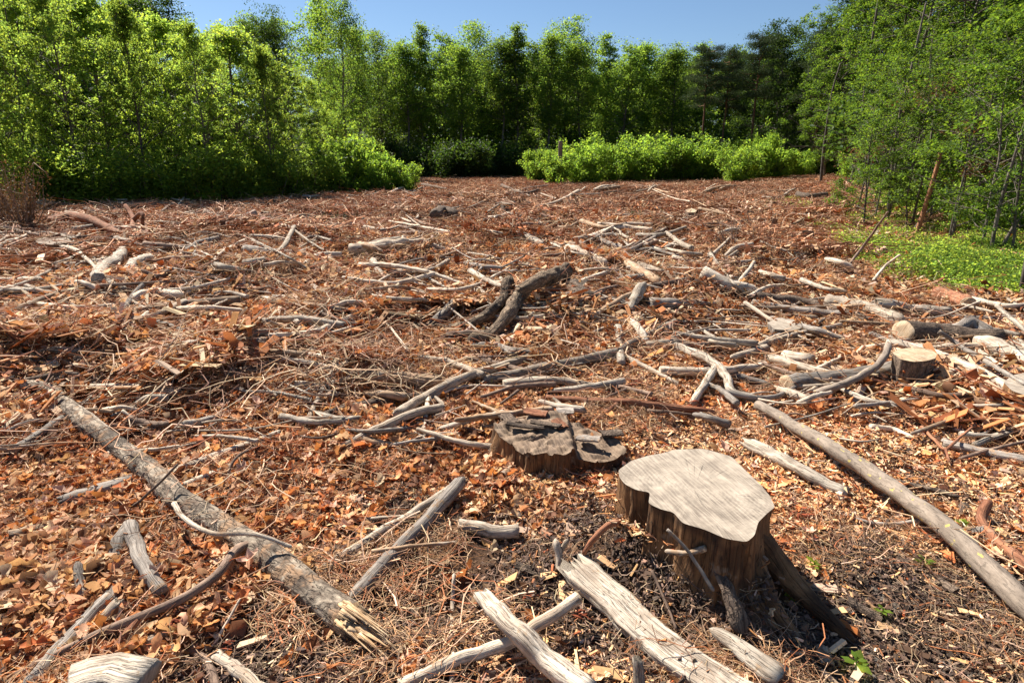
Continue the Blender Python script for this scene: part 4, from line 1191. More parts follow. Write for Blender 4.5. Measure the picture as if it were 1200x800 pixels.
B = 'branch'; K = 'stick'; G_ = 'log'
LIMBS = [
 # name, label, category, material, points, r0, r1, options
 ('fallen_log', 'reddish log arched clear of the ground beside the dead brown bush', G_, 'red', [(56, 262), (76, 254, .05), (105, 258, .05), (142, 275)], 6, 4, {}),
 ('curled_branch', 'curled red branch standing up behind the arched log', B, 'red', [(153, 275), (156, 256, .15), (147, 241, .35)], 3, 2.4, dict(kids=[([(156, 258, .12), (166, 250, .3), (167, 268, .02)], 3, 2)])),
 ('broken_log', 'short grey log propped up with its pale end raised', G_, 'grey', [(258, 267), (280, 259, .04), (301, 250, .16)], 4, 4.5, dict(ends=('cap', 'cut'))),
 ('forked_log', 'bleached crooked log with a hooked fork above pale roots', G_, 'white', [(116, 328), (120, 314), (134, 306), (144, 294, .05)], 8, 6, dict(kids=[([(148, 320), (160, 306, .06), (176, 301, .05)], 6, 4), ([(112, 322), (130, 332), (146, 338)], 6, 3)], amp=.35)),
 ('thin_pole', 'long thin dark pole lying over the bleached forked log', B, 'twig', [(-6, 345), (60, 338, .03), (130, 334, .06), (245, 327, .02)], 2.2, 1.6, {}),
 ('root_chunk', 'pale gnarled root chunk in front of the bleached forked log', 'root', 'pale', [(162, 350), (180, 344), (210, 347)], 8, 6, dict(amp=.6, ends=('taper', 'taper'), kids=[([(180, 342), (198, 352), (208, 360)], 3, 1.5)])),
 ('fallen_log', 'long barkless tan log with a paler middle below the gnarled root chunk', G_, 'tan', [(120, 370), (170, 364), (225, 357), (283, 352)], 7, 5.5, dict(ends=('cut', 'cut'))),
 ('broken_branch', 'grey stick propped on the long barkless tan log', B, 'grey', [(140, 371), (152, 352, .04), (167, 334, .08)], 4, 3, {}),
 ('broken_branch', 'short grey-barked branch slanting down towards the leaf carpet', B, 'bark', [(119, 397), (136, 410), (150, 420), (158, 437)], 5, 6, {}),
 ('dark_branch', 'dark arched branch reaching over the stub of the pine log', B, 'dark', [(-8, 450), (40, 444, .03), (80, 438, .05), (132, 450)], 4, 2.6, dict(kids=[([(60, 441, .03), (30, 455), (0, 462)], 2, 1.2)])),
 ('dark_branch', 'thick dark brown branch half buried in pale leaves', B, 'dark', [(262, 441), (290, 434), (325, 424), (372, 412)], 6, 6, dict(ends=('cap', 'splinter'), amp=.3)),
 ('thin_stick', 'thin grey stick pointing away from the thick dark brown branch', K, 'grey', [(272, 453), (297, 462), (318, 477)], 3, 1.8, {}),
 ('thin_stick', 'pale straight stick standing out of the leaves at a slant', K, 'pale', [(362, 490), (378, 456, .02), (395, 421, .05)], 3.6, 2.6, dict(ends=('cap', 'cap'))),
 ('broken_branch', 'short dark branch lying on the leaf carpet beyond the pine log', B, 'dark', [(166, 440), (195, 442), (224, 446)], 5, 4, {}),
 ('broken_branch', 'short bleached branch beside the russet tufts', B, 'white', [(367, 336), (380, 347), (399, 363)], 4, 3, dict(kids=[([(380, 352), (392, 364)], 2.6, 2)])),
 ('curved_branch', 'pale curved branch bowing over the grey half-buried log', B, 'pale', [(286, 309), (306, 306, .02), (330, 292, .06), (345, 266, .05)], 4.5, 2.6, dict(ends=('cap', 'taper'))),
 ('fallen_log', 'grey half-buried log under the pale curved branch', G_, 'grey', [(288, 293), (320, 297), (358, 298)], 6.5, 5, dict(ends=('cut', 'cap'), cut='cut_grey')),
 ('broken_branch', 'straight grey branch lying flat between dark sticks', B, 'grey', [(-6, 377), (45, 374), (102, 371)], 4, 3.5, {}),
 ('fallen_log', 'short thick grey log beside a tan log in the leaf carpet', G_, 'grey', [(18, 424), (48, 426), (74, 428)], 7, 6, dict(ends=('cap', 'cut'))),
 ('fallen_log', 'tan-grey log lying level behind the short grey-barked branch', G_, 'tan', [(70, 419), (130, 413), (192, 406)], 7, 6, dict(ends=('cap', 'cap'))),
 ('fallen_log', 'smooth pale log with a parallel thinner branch in front', G_, 'pale', [(262, 398), (300, 393), (342, 388)], 6.5, 5.5, dict(ends=('cut', 'cap'))),
 ('broken_branch', 'thin grey branch parallel to the smooth pale log', B, 'grey', [(262, 411), (300, 406), (345, 402)], 4.5, 3, {}),
 ('broken_branch', 'short silvery branch near a dead twig bundle', B, 'pale', [(-8, 330), (18, 329), (46, 328)], 4.5, 4, {}),
 ('broken_branch', 'pale branch lying level above the bleached forked log', B, 'pale', [(70, 311), (100, 308), (137, 302)], 3.4, 3, {}),
 ('thin_pole', 'thin straight pale pole behind the bleached forked log', K, 'pale', [(145, 296), (190, 291), (236, 287)], 2.6, 1.8, {}),
 ('thin_stick', 'thin bowed stick over the leaves near the grey half-buried log', K, 'pale', [(248, 310), (262, 294, .05), (288, 280, .02)], 2, 1.4, {}),
 ('thin_pole', 'white straight stick lying flat among brown leaves', K, 'white', [(216, 313), (235, 313), (256, 312)], 1.8, 1.5, {}),
 ('broken_branch', 'grey stick slanting up to the thick end of the pine log stub', B, 'grey', [(8, 533), (40, 512), (73, 490)], 5, 4.5, {}),
 ('split_branch', 'grey split branch with open grain passing under the pine log', B, 'grey', [(80, 583), (115, 573), (155, 560)], 9, 8, dict(flat=.6, amp=.3, ends=('splinter', 'cap'))),
 ('split_branch', 'long weathered branch emerging from beneath the pine log', B, 'pale', [(196, 557), (250, 536), (325, 509)], 6.5, 4.5, dict(ends=('cap', 'splinter'))),
 ('split_branch', 'shorter weathered stick beside the long branch under the pine log', B, 'pale', [(216, 569), (245, 557), (277, 544)], 5, 4, {}),
 ('fallen_log', 'split half log with dark underside near a forked grey branch', G_, 'tan', [(10, 627), (45, 618), (80, 609)], 8, 7, dict(flat=.7, ends=('cap', 'splinter'))),
 ('thin_stick', 'thin dark vine-like stick leaning over the pine log', K, 'twig', [(104, 606), (150, 596, .01), (180, 572, .10), (208, 544, .16)], 2, 1.4, dict(lift=.02)),
 ('thin_stick', 'thin pale stick curving across the middle of the pine log', K, 'pale', [(204, 590, .12), (216, 607, .12), (248, 624, .13), (300, 626, .14), (340, 640, .10)], 3.2, 2.2, {}),
 ('thin_stick', 'wiry looped twig arching beside the pine log', K, 'twig', [(278, 597), (267, 562, .03), (279, 534, .06), (312, 520)], 2, 1.4, {}),
 ('forked_branch', 'grey forked branch with two thick prongs pointing at the pine log', B, 'grey', [(152, 616, .03), (160, 640, .03), (172, 668, .02), (190, 695)], 8.5, 8, dict(ends=('taper', 'cap'), kids=[([(150, 618, .03), (137, 640, .02), (134, 668), (131, 706)], 7.5, 8, 0.0)], amp=.16)),
 ('broken_branch', 'smooth dark grey branch leading off from the forked branch', B, 'grey', [(130, 700, .01), (112, 716), (88, 742), (36, 800)], 9, 9, dict(amp=.14)),
 ('split_branch', 'splintered pale stick lying against the smooth dark grey branch', B, 'pale', [(134, 708, .04), (112, 732, .02), (80, 756, .01)], 7, 3, dict(ends=('splinter', 'taper'), flat=.6)),
 ('broken_branch', 'stubby grey stick standing beside the forked grey branch', B, 'grey', [(98, 703), (94, 684, .02), (91, 662, .05)], 6, 4.5, {}),
 ('long_branch', 'long bent brown branch crossing in front of the forked grey branch', B, 'twig', [(306, 634, .03), (277, 645, .05), (250, 677, .05), (212, 702, .04), (162, 722, .04), (100, 750, .03), (-10, 806)], 5.5, 5, dict(kids=[([(166, 720, .04), (142, 750, .02), (112, 782)], 4.5, 4, 0.0, 'red'), ([(195, 727), (165, 745), (134, 768)], 3, 2.4, 0.0)], amp=.12)),
 ('broken_log', 'short pale log stub beneath the bent brown branch', G_, 'pale', [(148, 764), (170, 754), (194, 743)], 8, 7, dict(ends=('cap', 'cut'))),
 ('broken_branch', 'dark bent stick with a pale broken tip beside bare soil', B, 'twig', [(190, 741), (215, 756), (240, 772), (254, 806)], 5, 5, {}),
 ('split_branch', 'weathered split stick running under the dark bent stick', B, 'pale', [(252, 766), (276, 783), (312, 812)], 7, 8, dict(flat=.7)),
 ('thin_stick', 'thin silver twig with an angular bend on dark soil', K, 'pale', [(194, 771), (222, 763), (247, 758), (262, 735, .03), (281, 702, .04)], 2, 1.5, {}),
 ('thin_pole', 'straight bleached pole leaning beside a dark weathered stick', K, 'white', [(380, 667), (430, 633, .02), (485, 600, .03), (535, 566, .03)], 7, 4.5, dict(ends=('cap', 'splinter'), amp=.14, flat=.8)),
 ('broken_branch', 'dark weathered stick crossing under the straight bleached pole', B, 'grey', [(416, 698), (455, 655, .01), (500, 610, .02), (538, 566, .03)], 9, 8, dict(ends=('taper', 'splinter'), amp=.2)),
 ('thin_stick', 'thin tan stick laid over the dark weathered stick', K, 'tan', [(436, 646, .03), (480, 640, .05), (536, 635, .01)], 2.6, 2.2, dict(ends=('cap', 'cap'))),
 ('thin_stick', 'curved pale twig ending at the straight bleached pole', K, 'pale', [(380, 622), (410, 612), (440, 607), (488, 604, .03)], 2.6, 2, {}),
 ('thin_stick', 'thin stick poking up out of the earth hollow', K, 'pale', [(528, 812), (531, 770, .01), (530, 720, .03), (532, 674, .08)], 3, 2.4, {}),
 ('broken_branch', 'barkless branch propped against the rotten white plank', B, 'pale', [(468, 804), (520, 780, .02), (600, 750, .05), (625, 735, .07), (678, 700, .09)], 8, 7, dict(ends=('cap', 'cut'), amp=.15)),
 ('split_log', 'bleached split stake lying over the barkless branch', G_, 'white', [(568, 700, .10), (600, 734, .11), (640, 772, .06), (690, 812, .02)], 10, 15, dict(ends=('splinter', 'cap'), flat=.7, box=.25, amp=.2)),
 ('broken_log', 'short white knobbly log between the two cut stumps and the bleached pole', G_, 'white', [(538, 616), (566, 619), (582, 624), (608, 622)], 8, 8, dict(amp=.3, ends=('cut', 'cap'), cut='cut_grey')),
 ('small_branch', 'tiny pale forked twig upright in the earth by the stake', K, 'pale', [(655, 668), (656, 655, .03), (652, 637, .08)], 4, 5, dict(kids=[([(655, 650, .03), (664, 634, .08)], 3, 3)])),
 # centre
 ('bent_trunk', 'dark mossy bent trunk rearing up out of the leaf mound', 'trunk', 'moss', [(556, 398), (575, 392, .02), (592, 372, .05), (606, 350, .09), (626, 331, .13), (662, 318, .14)], 8, 9.5, dict(ends=('taper', 'cut'), amp=.38, seg=30, fine=2, cut='cut_tan', kids=[([(488, 383), (520, 385, .01), (548, 381, .03), (572, 368, .06), (590, 350, .10), (596, 330, .14)], 5, 7, 0.0)])),
 ('broken_branch', 'grey barkless branch leaning on the low limb of the mossy trunk', B, 'grey', [(508, 381), (526, 362, .05), (543, 347, .09)], 7.5, 5, {}),
 ('curved_branch', 'long pale curved branch with a fork pointing at the hollow', B, 'pale', [(466, 485, .04), (500, 464, .04), (542, 443, .04), (576, 432, .03), (618, 419)], 6.5, 4.5, dict(ends=('cap', 'taper'), kids=[([(503, 463, .04), (500, 480, .02), (497, 498, .01), (494, 520)], 3.4, 2.6, 0.0), ([(508, 464, .04), (530, 480), (560, 487)], 2.4, 2, 0.0), ([(497, 498, .01), (480, 506), (465, 516)], 2.6, 2, 0.0), ([(497, 499), (515, 500), (530, 504)], 2.4, 1.8, 0.0)])),
 ('curved_branch', 'barkless pale branch crossing beneath the long pale curved branch', B, 'pale', [(401, 524), (440, 504, .03), (480, 486, .05), (518, 477, .02)], 5, 5.5, dict(ends=('cap', 'cap'))),
 ('long_branch', 'long grey-brown branch sweeping from the hollow past a white upright stick', B, 'pole', [(566, 446), (600, 440), (640, 430, .01), (690, 420, .02), (722, 412, .02), (745, 400, .02), (800, 373, .04)], 6.5, 4, {}),
 ('broken_branch', 'pale branch tapering to a thin dark tip near flat bark plates', B, 'pale', [(590, 451), (625, 447), (660, 446), (690, 451), (726, 456)], 7, 2.4, {}),
 ('broken_log', 'split brown log lying behind the long pale curved branch', G_, 'tan', [(422, 441), (465, 443), (517, 448)], 9, 7, dict(ends=('splinter', 'cap'), amp=.3)),
 ('dark_branch', 'dark grey branch running into the long pale curved branch', B, 'dark', [(372, 490), (400, 480), (450, 470), (494, 463)], 5, 5, {}),
 ('red_branch', 'barkless branch with shredded red bark at its end', B, 'red', [(640, 466), (680, 469), (725, 470, .02), (770, 475, .02), (834, 483)], 3.6, 4.5, dict(amp=.4, kids=[([(726, 471, .02), (714, 480), (700, 490)], 2.5, 2, 0.0)])),
 ('broken_branch', 'white upright stick beside the grey-brown sweeping branch', B, 'white', [(728, 426), (726, 404, .02), (724, 383, .05)], 5, 4.5, dict(ends=('cap', 'cap'))),
 ('broken_branch', 'white short stick crossing the grey-brown sweeping branch', B, 'white', [(740, 377, .05), (750, 386, .05), (757, 402, .02)], 4.5, 5, dict(ends=('cap', 'cap'))),
 ('broken_branch', 'whitish snapped stub with red torn fibres at its foot', B, 'white', [(736, 366), (744, 350, .04), (751, 337, .10)], 6, 6.5, dict(ends=('cap', 'splinter'))),
 ('thin_stick', 'pale straight stick running from the sweeping branch towards the crooked white branch', K, 'pale', [(734, 418), (765, 434), (803, 454)], 3, 2.4, {}),
 ('broken_log', 'peeled pale log with a thinner broken tail', G_, 'pale', [(410, 292), (430, 291), (452, 286), (474, 283)], 6.5, 5, dict(kids=[([(472, 285), (495, 289), (520, 293)], 3.4, 2.5)])),
 ('broken_branch', 'orange-tan stick beside the shadow of the mossy trunk', B, 'tan', [(635, 360), (650, 367), (664, 378)], 3, 2.6, {}),
 ('fallen_log', 'pinkish peeled log slanting across the slash', G_, 'tan', [(708, 294), (735, 309), (770, 329)], 6, 5, {}),
 ('broken_branch', 'smooth pale branch beside the pinkish peeled log', B, 'pale', [(748, 310), (770, 317), (792, 325)], 4, 3, {}),
 ('broken_branch', 'short white stick standing by a rusty tuft', B, 'white', [(437, 306), (442, 315), (448, 323)], 4.5, 4, {}),
 ('thin_stick', 'thin bowed tan branch over a short crossing stick', K, 'tan', [(400, 344), (440, 339, .05), (475, 337, .06), (508, 347)], 3, 2.4, dict(kids=[([(452, 333, .06), (460, 346, .03), (468, 358)], 3, 2.6, 0.0)])),
 ('broken_branch', 'brown stick propped below the thin bowed tan branch', B, 'twig', [(455, 364), (480, 356, .02), (507, 346, .05)], 3.4, 3, {}),
 ('broken_branch', 'grey forked stick beyond the pinkish peeled log', B, 'grey', [(696, 276, .06), (706, 282, .03), (735, 293)], 3, 2.2, {}),
 ('wood_chunk', 'pale split wood chunk lying on red slash', 'wood', 'white', [(602, 272), (618, 277), (634, 285)], 5, 4, dict(flat=.6, box=.4)),
 ('fallen_log', 'grey log lying level behind the whitish snapped stub', G_, 'grey', [(762, 356), (790, 357), (825, 356)], 8, 6, {}),
 ('broken_branch', 'brown barky branch crossing behind the grey level log', B, 'dark', [(752, 340), (780, 333), (818, 327)], 5.5, 4, {}),
 ('broken_branch', 'grey peeled branch pointing into the mossy trunk mound', B, 'pale', [(665, 292), (690, 299), (708, 308)], 6, 5, {}),
 ('dark_branch', 'dark stick lying against the rear of the mossy trunk', B, 'dark', [(540, 338), (560, 330, .03), (580, 330, .03)], 5, 3.5, {}),
 ('broken_branch', 'pale broken branch between the mossy trunk and the grey barkless branch', B, 'pale', [(553, 334), (563, 342), (576, 351)], 5, 4, {}),
 ('dark_branch', 'dark rounded root lump at the head of the mossy trunk', 'root', 'dark', [(668, 335), (680, 342), (697, 350)], 10, 8, dict(amp=.5)),
 ('broken_branch', 'dark slanting stick leading down from the slash to the grey level log', B, 'twig', [(704, 338), (722, 328, .02), (752, 322, .02)], 4, 3, {}),
 # right
 ('crooked_branch', 'crooked white branch with a propped prong in front of the long lichened pole', B, 'white', [(776, 402), (806, 411, .03), (834, 423, .05), (850, 440, .05), (858, 458, .03), (893, 470)], 5.5, 5, dict(kids=[([(838, 431, .05), (826, 450, .02), (812, 471)], 5, 4.5, 0.0)])),
 ('broken_branch', 'grey stick running behind the crooked white branch', B, 'grey', [(796, 436), (850, 438), (898, 450)], 5, 4, {}),
 ('fallen_log', 'old grey log with a tan sawn end lying before a round stump', G_, 'grey', [(922, 451), (960, 446), (1010, 440), (1060, 431)], 12, 9.5, dict(ends=('cut', 'taper'), amp=.28, seg=26, fine=1.6)),
 ('curved_branch', 'barky branch draped over the old grey log', B, 'pole', [(944, 465), (985, 451, .08), (1020, 434, .13), (1036, 418, .15), (1041, 405, .16)], 4.5, 4, dict(kids=[([(992, 448, .08), (975, 458, .03), (958, 463)], 3, 2.4, 0.0)])),
 ('thin_stick', 'thin brown stick trailing away from the barky draped branch', K, 'twig', [(992, 453), (1020, 467), (1050, 472, .01), (1085, 488), (1122, 505)], 3, 2, {}),
 ('sawn_log', 'thick sawn log with an orange end face behind the round stump', G_, 'dark', [(1058, 389), (1100, 392), (1140, 396), (1175, 396)], 14, 11, dict(ends=('cut', 'cap'), amp=.14, seg=26)),
 ('long_branch', 'long bleached branch slanting past the round stump', B, 'white', [(1040, 402, .04), (1075, 408, .06), (1137, 432, .05), (1210, 470, .02)], 5.5, 7, dict(amp=.16)),
 ('thin_stick', 'thin bleached stick forking below the long bleached branch', K, 'white', [(1137, 425), (1165, 448), (1206, 492)], 3, 3.5, {}),
 ('broken_branch', 'dull grey branch behind the long bleached branch', B, 'pale', [(1112, 425), (1150, 430), (1200, 434)], 4, 4.5, {}),
 ('wood_piece', 'bright white split slab leaning behind the long bleached branch', 'wood', 'white', [(1150, 398, .03), (1175, 409, .02), (1215, 425)], 12, 13, dict(flat=.45, box=.6, amp=.12, ends=('cap', 'splinter'))),
 ('root_chunk', 'weathered grey root chunk upon the thick sawn log', 'root', 'grey', [(1120, 386, .05), (1138, 378, .08), (1158, 388, .04)], 7, 6, dict(amp=.6, ends=('splinter', 'taper'))),
 ('fallen_log', 'pale peeled log lying between dark poles and the white split log', G_, 'pale', [(969, 352), (1010, 360), (1052, 375)], 7.5, 8, dict(amp=.25)),
 ('split_log', 'white split log with a dark end near the green ground cover', G_, 'white', [(1036, 356), (1070, 362), (1112, 366)], 9, 8, dict(ends=('splinter', 'cut'), cut='cut_dark', flat=.75)),
 ('dark_pole', 'dark grey pole in the bundle leading to the pale peeled log', B, 'dark', [(886, 347), (940, 353), (975, 362), (1018, 375)], 5.5, 4.5, {}),
 ('dark_pole', 'grey barkless pole beside the dark grey pole of the bundle', B, 'grey', [(882, 355), (930, 363), (990, 368)], 4.5, 4, {}),
 ('dark_pole', 'slim tan pole along the front of the pole bundle', B, 'tan', [(862, 357), (900, 368), (955, 372)], 3.5, 3, {}),
 ('wood_lath', 'straight tan lath lying flat before the pale peeled log', 'wood', 'tan', [(984, 376, .02), (1040, 379, .03), (1099, 380, .01)], 3, 2.6, dict(flat=.6, box=.6, amp=.05, wob=.05)),
 ('broken_log', 'thick bleached log propped with a thin stick on its end', G_, 'white', [(824, 319, .03), (850, 327, .03), (882, 341)], 8, 7, dict(kids=[([(852, 338), (868, 328, .04), (884, 307, .18)], 3, 2, 0.0)])),
 ('broken_branch', 'grey root-like branch beside the low grey stump', B, 'grey', [(886, 408), (905, 398, .02), (928, 388, .02)], 5, 4, dict(kids=[([(903, 398), (899, 410), (897, 422)], 2.5, 1.8)])),
 ('wood_chunk', 'short split block with a brown end below the low grey stump', 'wood', 'pale', [(918, 418), (932, 421), (952, 423)], 8, 7, dict(box=.4, ends=('cap', 'cut'))),
 ('fallen_log', 'tan barkless branch in front of the short split block', B, 'tan', [(930, 431), (965, 432), (1003, 437)], 5, 4, {}),
 ('broken_log', 'orange-brown log stub at the edge of the green ground cover', G_, 'red', [(1098, 343), (1115, 348), (1135, 356)], 8, 8, dict(ends=('cap', 'cut'))),
 ('thin_pole', 'thin bare stick leaning up out of the clearing before the green ground cover', K, 'twig', [(992, 314), (1012, 288, .25), (1040, 251, .75)], 1.8, 1.2, {}),
 ('thin_pole', 'short bare stick leaning over the green ground cover', K, 'pale', [(1023, 329), (1038, 311, .12), (1054, 299, .25)], 1.8, 1.2, {}),
 ('split_log', 'pale split slab lying between the large stump and the lichened pole', G_, 'white', [(880, 520), (915, 537), (950, 557), (993, 578)], 10, 9, dict(flat=.5, box=.5, amp=.22, ends=('splinter', 'cut'), cut='cut_dark')),
 ('long_pole', 'long smooth grey pole with yellow lichen flecks', 'pole', 'pole', [(888, 474, .03), (927, 496, .05), (975, 524, .06), (1025, 557, .06), (1085, 601, .05), (1140, 650, .04), (1215, 722, .03)], 5.5, 14, dict(amp=.08, seg=22, wob=.5)),
 ('broken_branch', 'short dark stick touching the lichened pole', B, 'dark', [(1040, 563), (1075, 570), (1120, 581)], 4.5, 3, {}),
 ('broken_branch', 'grey pole half sunk in wood chips beside reddish twigs', B, 'grey', [(1106, 519), (1150, 529), (1212, 541)], 5, 6, {}),
 ('thin_stick', 'reddish forked twig lying over the half sunk grey pole', K, 'red', [(1080, 500, .02), (1095, 515, .04), (1108, 526, .03), (1125, 512, .05), (1142, 498, .06)], 2, 1.4, dict(kids=[([(1108, 526, .03), (1112, 540)], 1.8, 1.4, 0.0)])),
 ('thin_stick', 'dark thin twig crossing the half sunk grey pole', K, 'twig', [(1125, 537), (1160, 527, .03), (1204, 516, .03)], 2.2, 1.8, {}),
 ('thin_stick', 'grey curved twig beneath the lichened pole', K, 'grey', [(990, 603), (1020, 612), (1050, 614), (1085, 607, .03)], 3, 2.4, {}),
 ('red_branch', 'pink peeled branch with brick-red patches on the grey sand', B, 'red', [(1158, 588, .06), (1150, 606, .02), (1160, 625), (1205, 665)], 5, 7, dict(amp=.35)),
 ('thin_stick', 'thin tan twig on the grey sand by the lichened pole', K, 'tan', [(1108, 734), (1150, 755), (1215, 790)], 3, 3, {}),
 ('broken_branch', 'bare grey twig forking over the sand beyond the pole bundle', B, 'grey', [(1100, 388, .18), (1130, 408, .10), (1200, 450, .10)], 2.5, 3, {}),
 ('thin_stick', 'pale thin branch reaching over the logs beside the white slab', K, 'white', [(1168, 358, .2), (1185, 373, .15), (1212, 395, .1)], 2.4, 3, {}),
 ('broken_branch', 'grey branch running level behind the thick sawn log', B, 'grey', [(1110, 371), (1150, 374), (1210, 372)], 4, 4, {}),
 ('broken_branch', 'pale curved stick at the roots of the half sunk grey pole', B, 'pale', [(1020, 500), (1045, 503), (1068, 512)], 4, 3, {}),
 ('burnt_log', 'charred dark root lying behind the slash near the far bushes', 'root', 'dark', [(508, 249), (520, 246), (532, 250)], 6, 5, dict(amp=.5)),
 ('broken_log', 'grey log lying below the dark oaks at the clearing edge', G_, 'dark', [(935, 228), (950, 230), (968, 228)], 3.4, 3, {}),
]
for rec in LIMBS:
    nm, lb, ct, mt, pts, r0, r1, opt = rec
    limb(nm, lb, ct, mt, pts, r0, r1, **opt)

# ------------------------------------------------------------------ stumps
def stump(name, label, outline, h, side, top, flare=0.14, roots=(), seed=1, nth=200, rough=0.03, tilt=0.0, topn=0.004, topdrop=None, base_z=None):
    """outline: pixel polygon of the cut face at height h above the ground."""
    g = np.random.RandomState(seed)
    # the cut face is level: use one ground height for the whole stump
    px = np.mean([p[0] for p in outline]); py = np.mean([p[1] for p in outline])
    c0 = P(px, py, h); z = c0[2] if base_z is None else base_z + h
    pts = []
    for x_, y_ in outline:
        r = ray(x_, y_); t = (z - CAM_H) / r[2]; pts.append((r * t)[:2])
    pts = np.array(pts)
    c = (pts.max(0) + pts.min(0)) / 2
    # resample the closed outline by angle-free arc length, keeping its notches
    loop = np.vstack([pts, pts[:1]])
    s = np.r_[0, np.cumsum(np.linalg.norm(np.diff(loop, axis=0), axis=1))]
    q = np.linspace(0, s[-1], nth, endpoint=False)
    X = np.interp(q, s, loop[:, 0]) - c[0]; Y = np.interp(q, s, loop[:, 1]) - c[1]
    for _ in range(2):
        X = 0.25 * np.roll(X, 1) + 0.5 * X + 0.25 * np.roll(X, -1); Y = 0.25 * np.roll(Y, 1) + 0.5 * Y + 0.25 * np.roll(Y, -1)
    ang = np.arctan2(Y, X); rad = np.hypot(X, Y)
    gz = float(H(c[0], c[1])) if base_z is None else base_z
    hh = z - gz
    org = np.array([c[0], c[1], gz])
    rows = 34
    V = []; rest = []
    flr = flare * (0.6 + 0.4 * fbm2(np.cos(ang) * 1.5 + seed, np.sin(ang) * 1.5, 2))
    for ra, rw, rk in roots:
        d = np.angle(np.exp(1j * (ang - ra)))
        flr = flr + rk * np.exp(-(d / rw) ** 2)
    for i in range(rows):
        t = i / (rows - 1)                       # 0 top, 1 bottom
        zz = hh * (1 - t) - 0.08 * t
        w = 1 + flr * (t ** 1.9) - 0.02 * math.sin(t * 6)
        rid = rough * (fbm3(np.stack([np.cos(ang) * 5 + seed, np.sin(ang) * 5, np.full(nth, t * 0.8)], 1), 3) + 0.5 * noise3(np.stack([np.cos(ang) * 16, np.sin(ang) * 16, np.full(nth, t * 1.6)], 1)))
        k = w + rid * min(1, t * 6) / max(0.05, rad.mean()) * 0.6
        x_ = X * k; y_ = Y * k
        dz = 0.0
        if topdrop is not None: dz = topdrop(X, Y) * (1 - t)
        V.append(np.stack([x_, y_, zz + dz + 0 * x_], 1)); rest.append(np.stack([x_ * 0.9, y_ * 0.9, np.full(nth, zz)], 1))
    V = np.vstack(V); rest = np.vstack(rest)
    i = np.arange(rows - 1)[:, None]; j = np.arange(nth)[None]; jn = (j + 1) % nth
    Q = np.stack([i * nth + j, (i + 1) * nth + j, (i + 1) * nth + jn, i * nth + jn], -1).reshape(-1, 4)
    body = add('tree_stump' if name is None else name, None, label=label, cat='stump', loc=org)
    add('trunk_base', new_mesh('trunk_base', V, [Q], [M[side]], {'rest': rest}), body)
    # cut face: rings from the rim to the middle
    nr = 22; V = []; rest = []
    for i in range(nr):
        f = 1.0 - (i / nr)
        f2 = f * (1.004 if i == 0 else 1.0)
        x_ = X * f2; y_ = Y * f2
        zz = np.full(nth, hh + 0.0015) + topn * fbm2(x_ / 0.06 + seed, y_ / 0.06, 3) * (1 if i > 1 else 0)
        if topdrop is not None: zz = zz + topdrop(x_, y_)
        V.append(np.stack([x_, y_, zz], 1)); rest.append(np.stack([x_, y_, zz * 0], 1))
    zc = hh + 0.0015 + (float(topdrop(np.zeros(1), np.zeros(1))[0]) if topdrop is not None else 0)
    V = np.vstack(V + [np.array([[0, 0, zc]])]); rest = np.vstack(rest + [np.zeros((1, 3))])
    i = np.arange(nr - 1)[:, None]
    Q = np.stack([i * nth + j, i * nth + jn, (i + 1) * nth + jn, (i + 1) * nth + j], -1).reshape(-1, 4)
    jj = np.arange(nth)
    T = np.stack([np.full(nth, nr * nth), (nr - 1) * nth + jj, (nr - 1) * nth + (jj + 1) % nth], 1)
    add('cut_face', new_mesh('cut_face', V, [Q, T], [M[top]], {'rest': rest}), body)
    return body

def root_of(parent, pts, r0, r1, mat='stumpside', seed=1, amp=0.25):
    """Root leaving the stump: pixels with their own heights above the soil at the stump's foot."""
    g = np.random.RandomState(seed)
    W = []
    for x_, y_, z_ in pts:
        r = ray(x_, y_); W.append(np.array([0, 0, CAM_H]) + r * ((z_ - CAM_H) / r[2]))
    W = np.array(W)
    C, t = catmull(W, 0.012)
    rr_ = np.interp(t, [0, 1], [r0 * depth(W[0]) / FPX, r1 * depth(W[-1]) / FPX])
    V, Q, T, rest = tube(C, rr_, 18, g, amp, start='taper', end='taper')
    add('root', new_mesh('root', V - np.array(parent.location), [Q, T], [M[mat]], {'rest': rest}), parent)

big = stump('tree_stump', 'large stump with a pale sawn top and a notched side', [(725, 551), (740, 540), (760, 534), (778, 531), (790, 527), (825, 526), (857, 535), (872, 550), (890, 567), (901, 580), (908, 594), (899, 601), (888, 612), (884, 627), (875, 635), (850, 631), (825, 620), (800, 613), (789, 600), (775, 597), (760, 590), (762, 577), (745, 574), (732, 567), (726, 559)],
            0.34, 'stumpside', 'cut_grey', flare=0.20, roots=[(-0.75, 0.40, 0.35), (-2.0, 0.3, 0.15), (0.3, 0.4, 0.2), (2.6, 0.5, 0.25)], seed=3, rough=0.06, base_z=0.0)
root_of(big, [(872, 618, .24), (900, 648, .15), (930, 684, .07), (958, 712, .03), (996, 748, -.02)], 20, 6, 'stumpside', 1)
root_of(big, [(850, 640, .22), (868, 680, .12), (886, 715, .05), (915, 750, -.02)], 20, 8, 'stumpside', 2)
root_of(big, [(866, 632, .22), (890, 678, .12), (910, 718, .04), (945, 762, -.03)], 16, 6, 'stumpside', 3)
root_of(big, [(745, 575, .26), (732, 590, .18), (716, 606, .10), (700, 622, .03)], 16, 9, 'stumpside', 5)

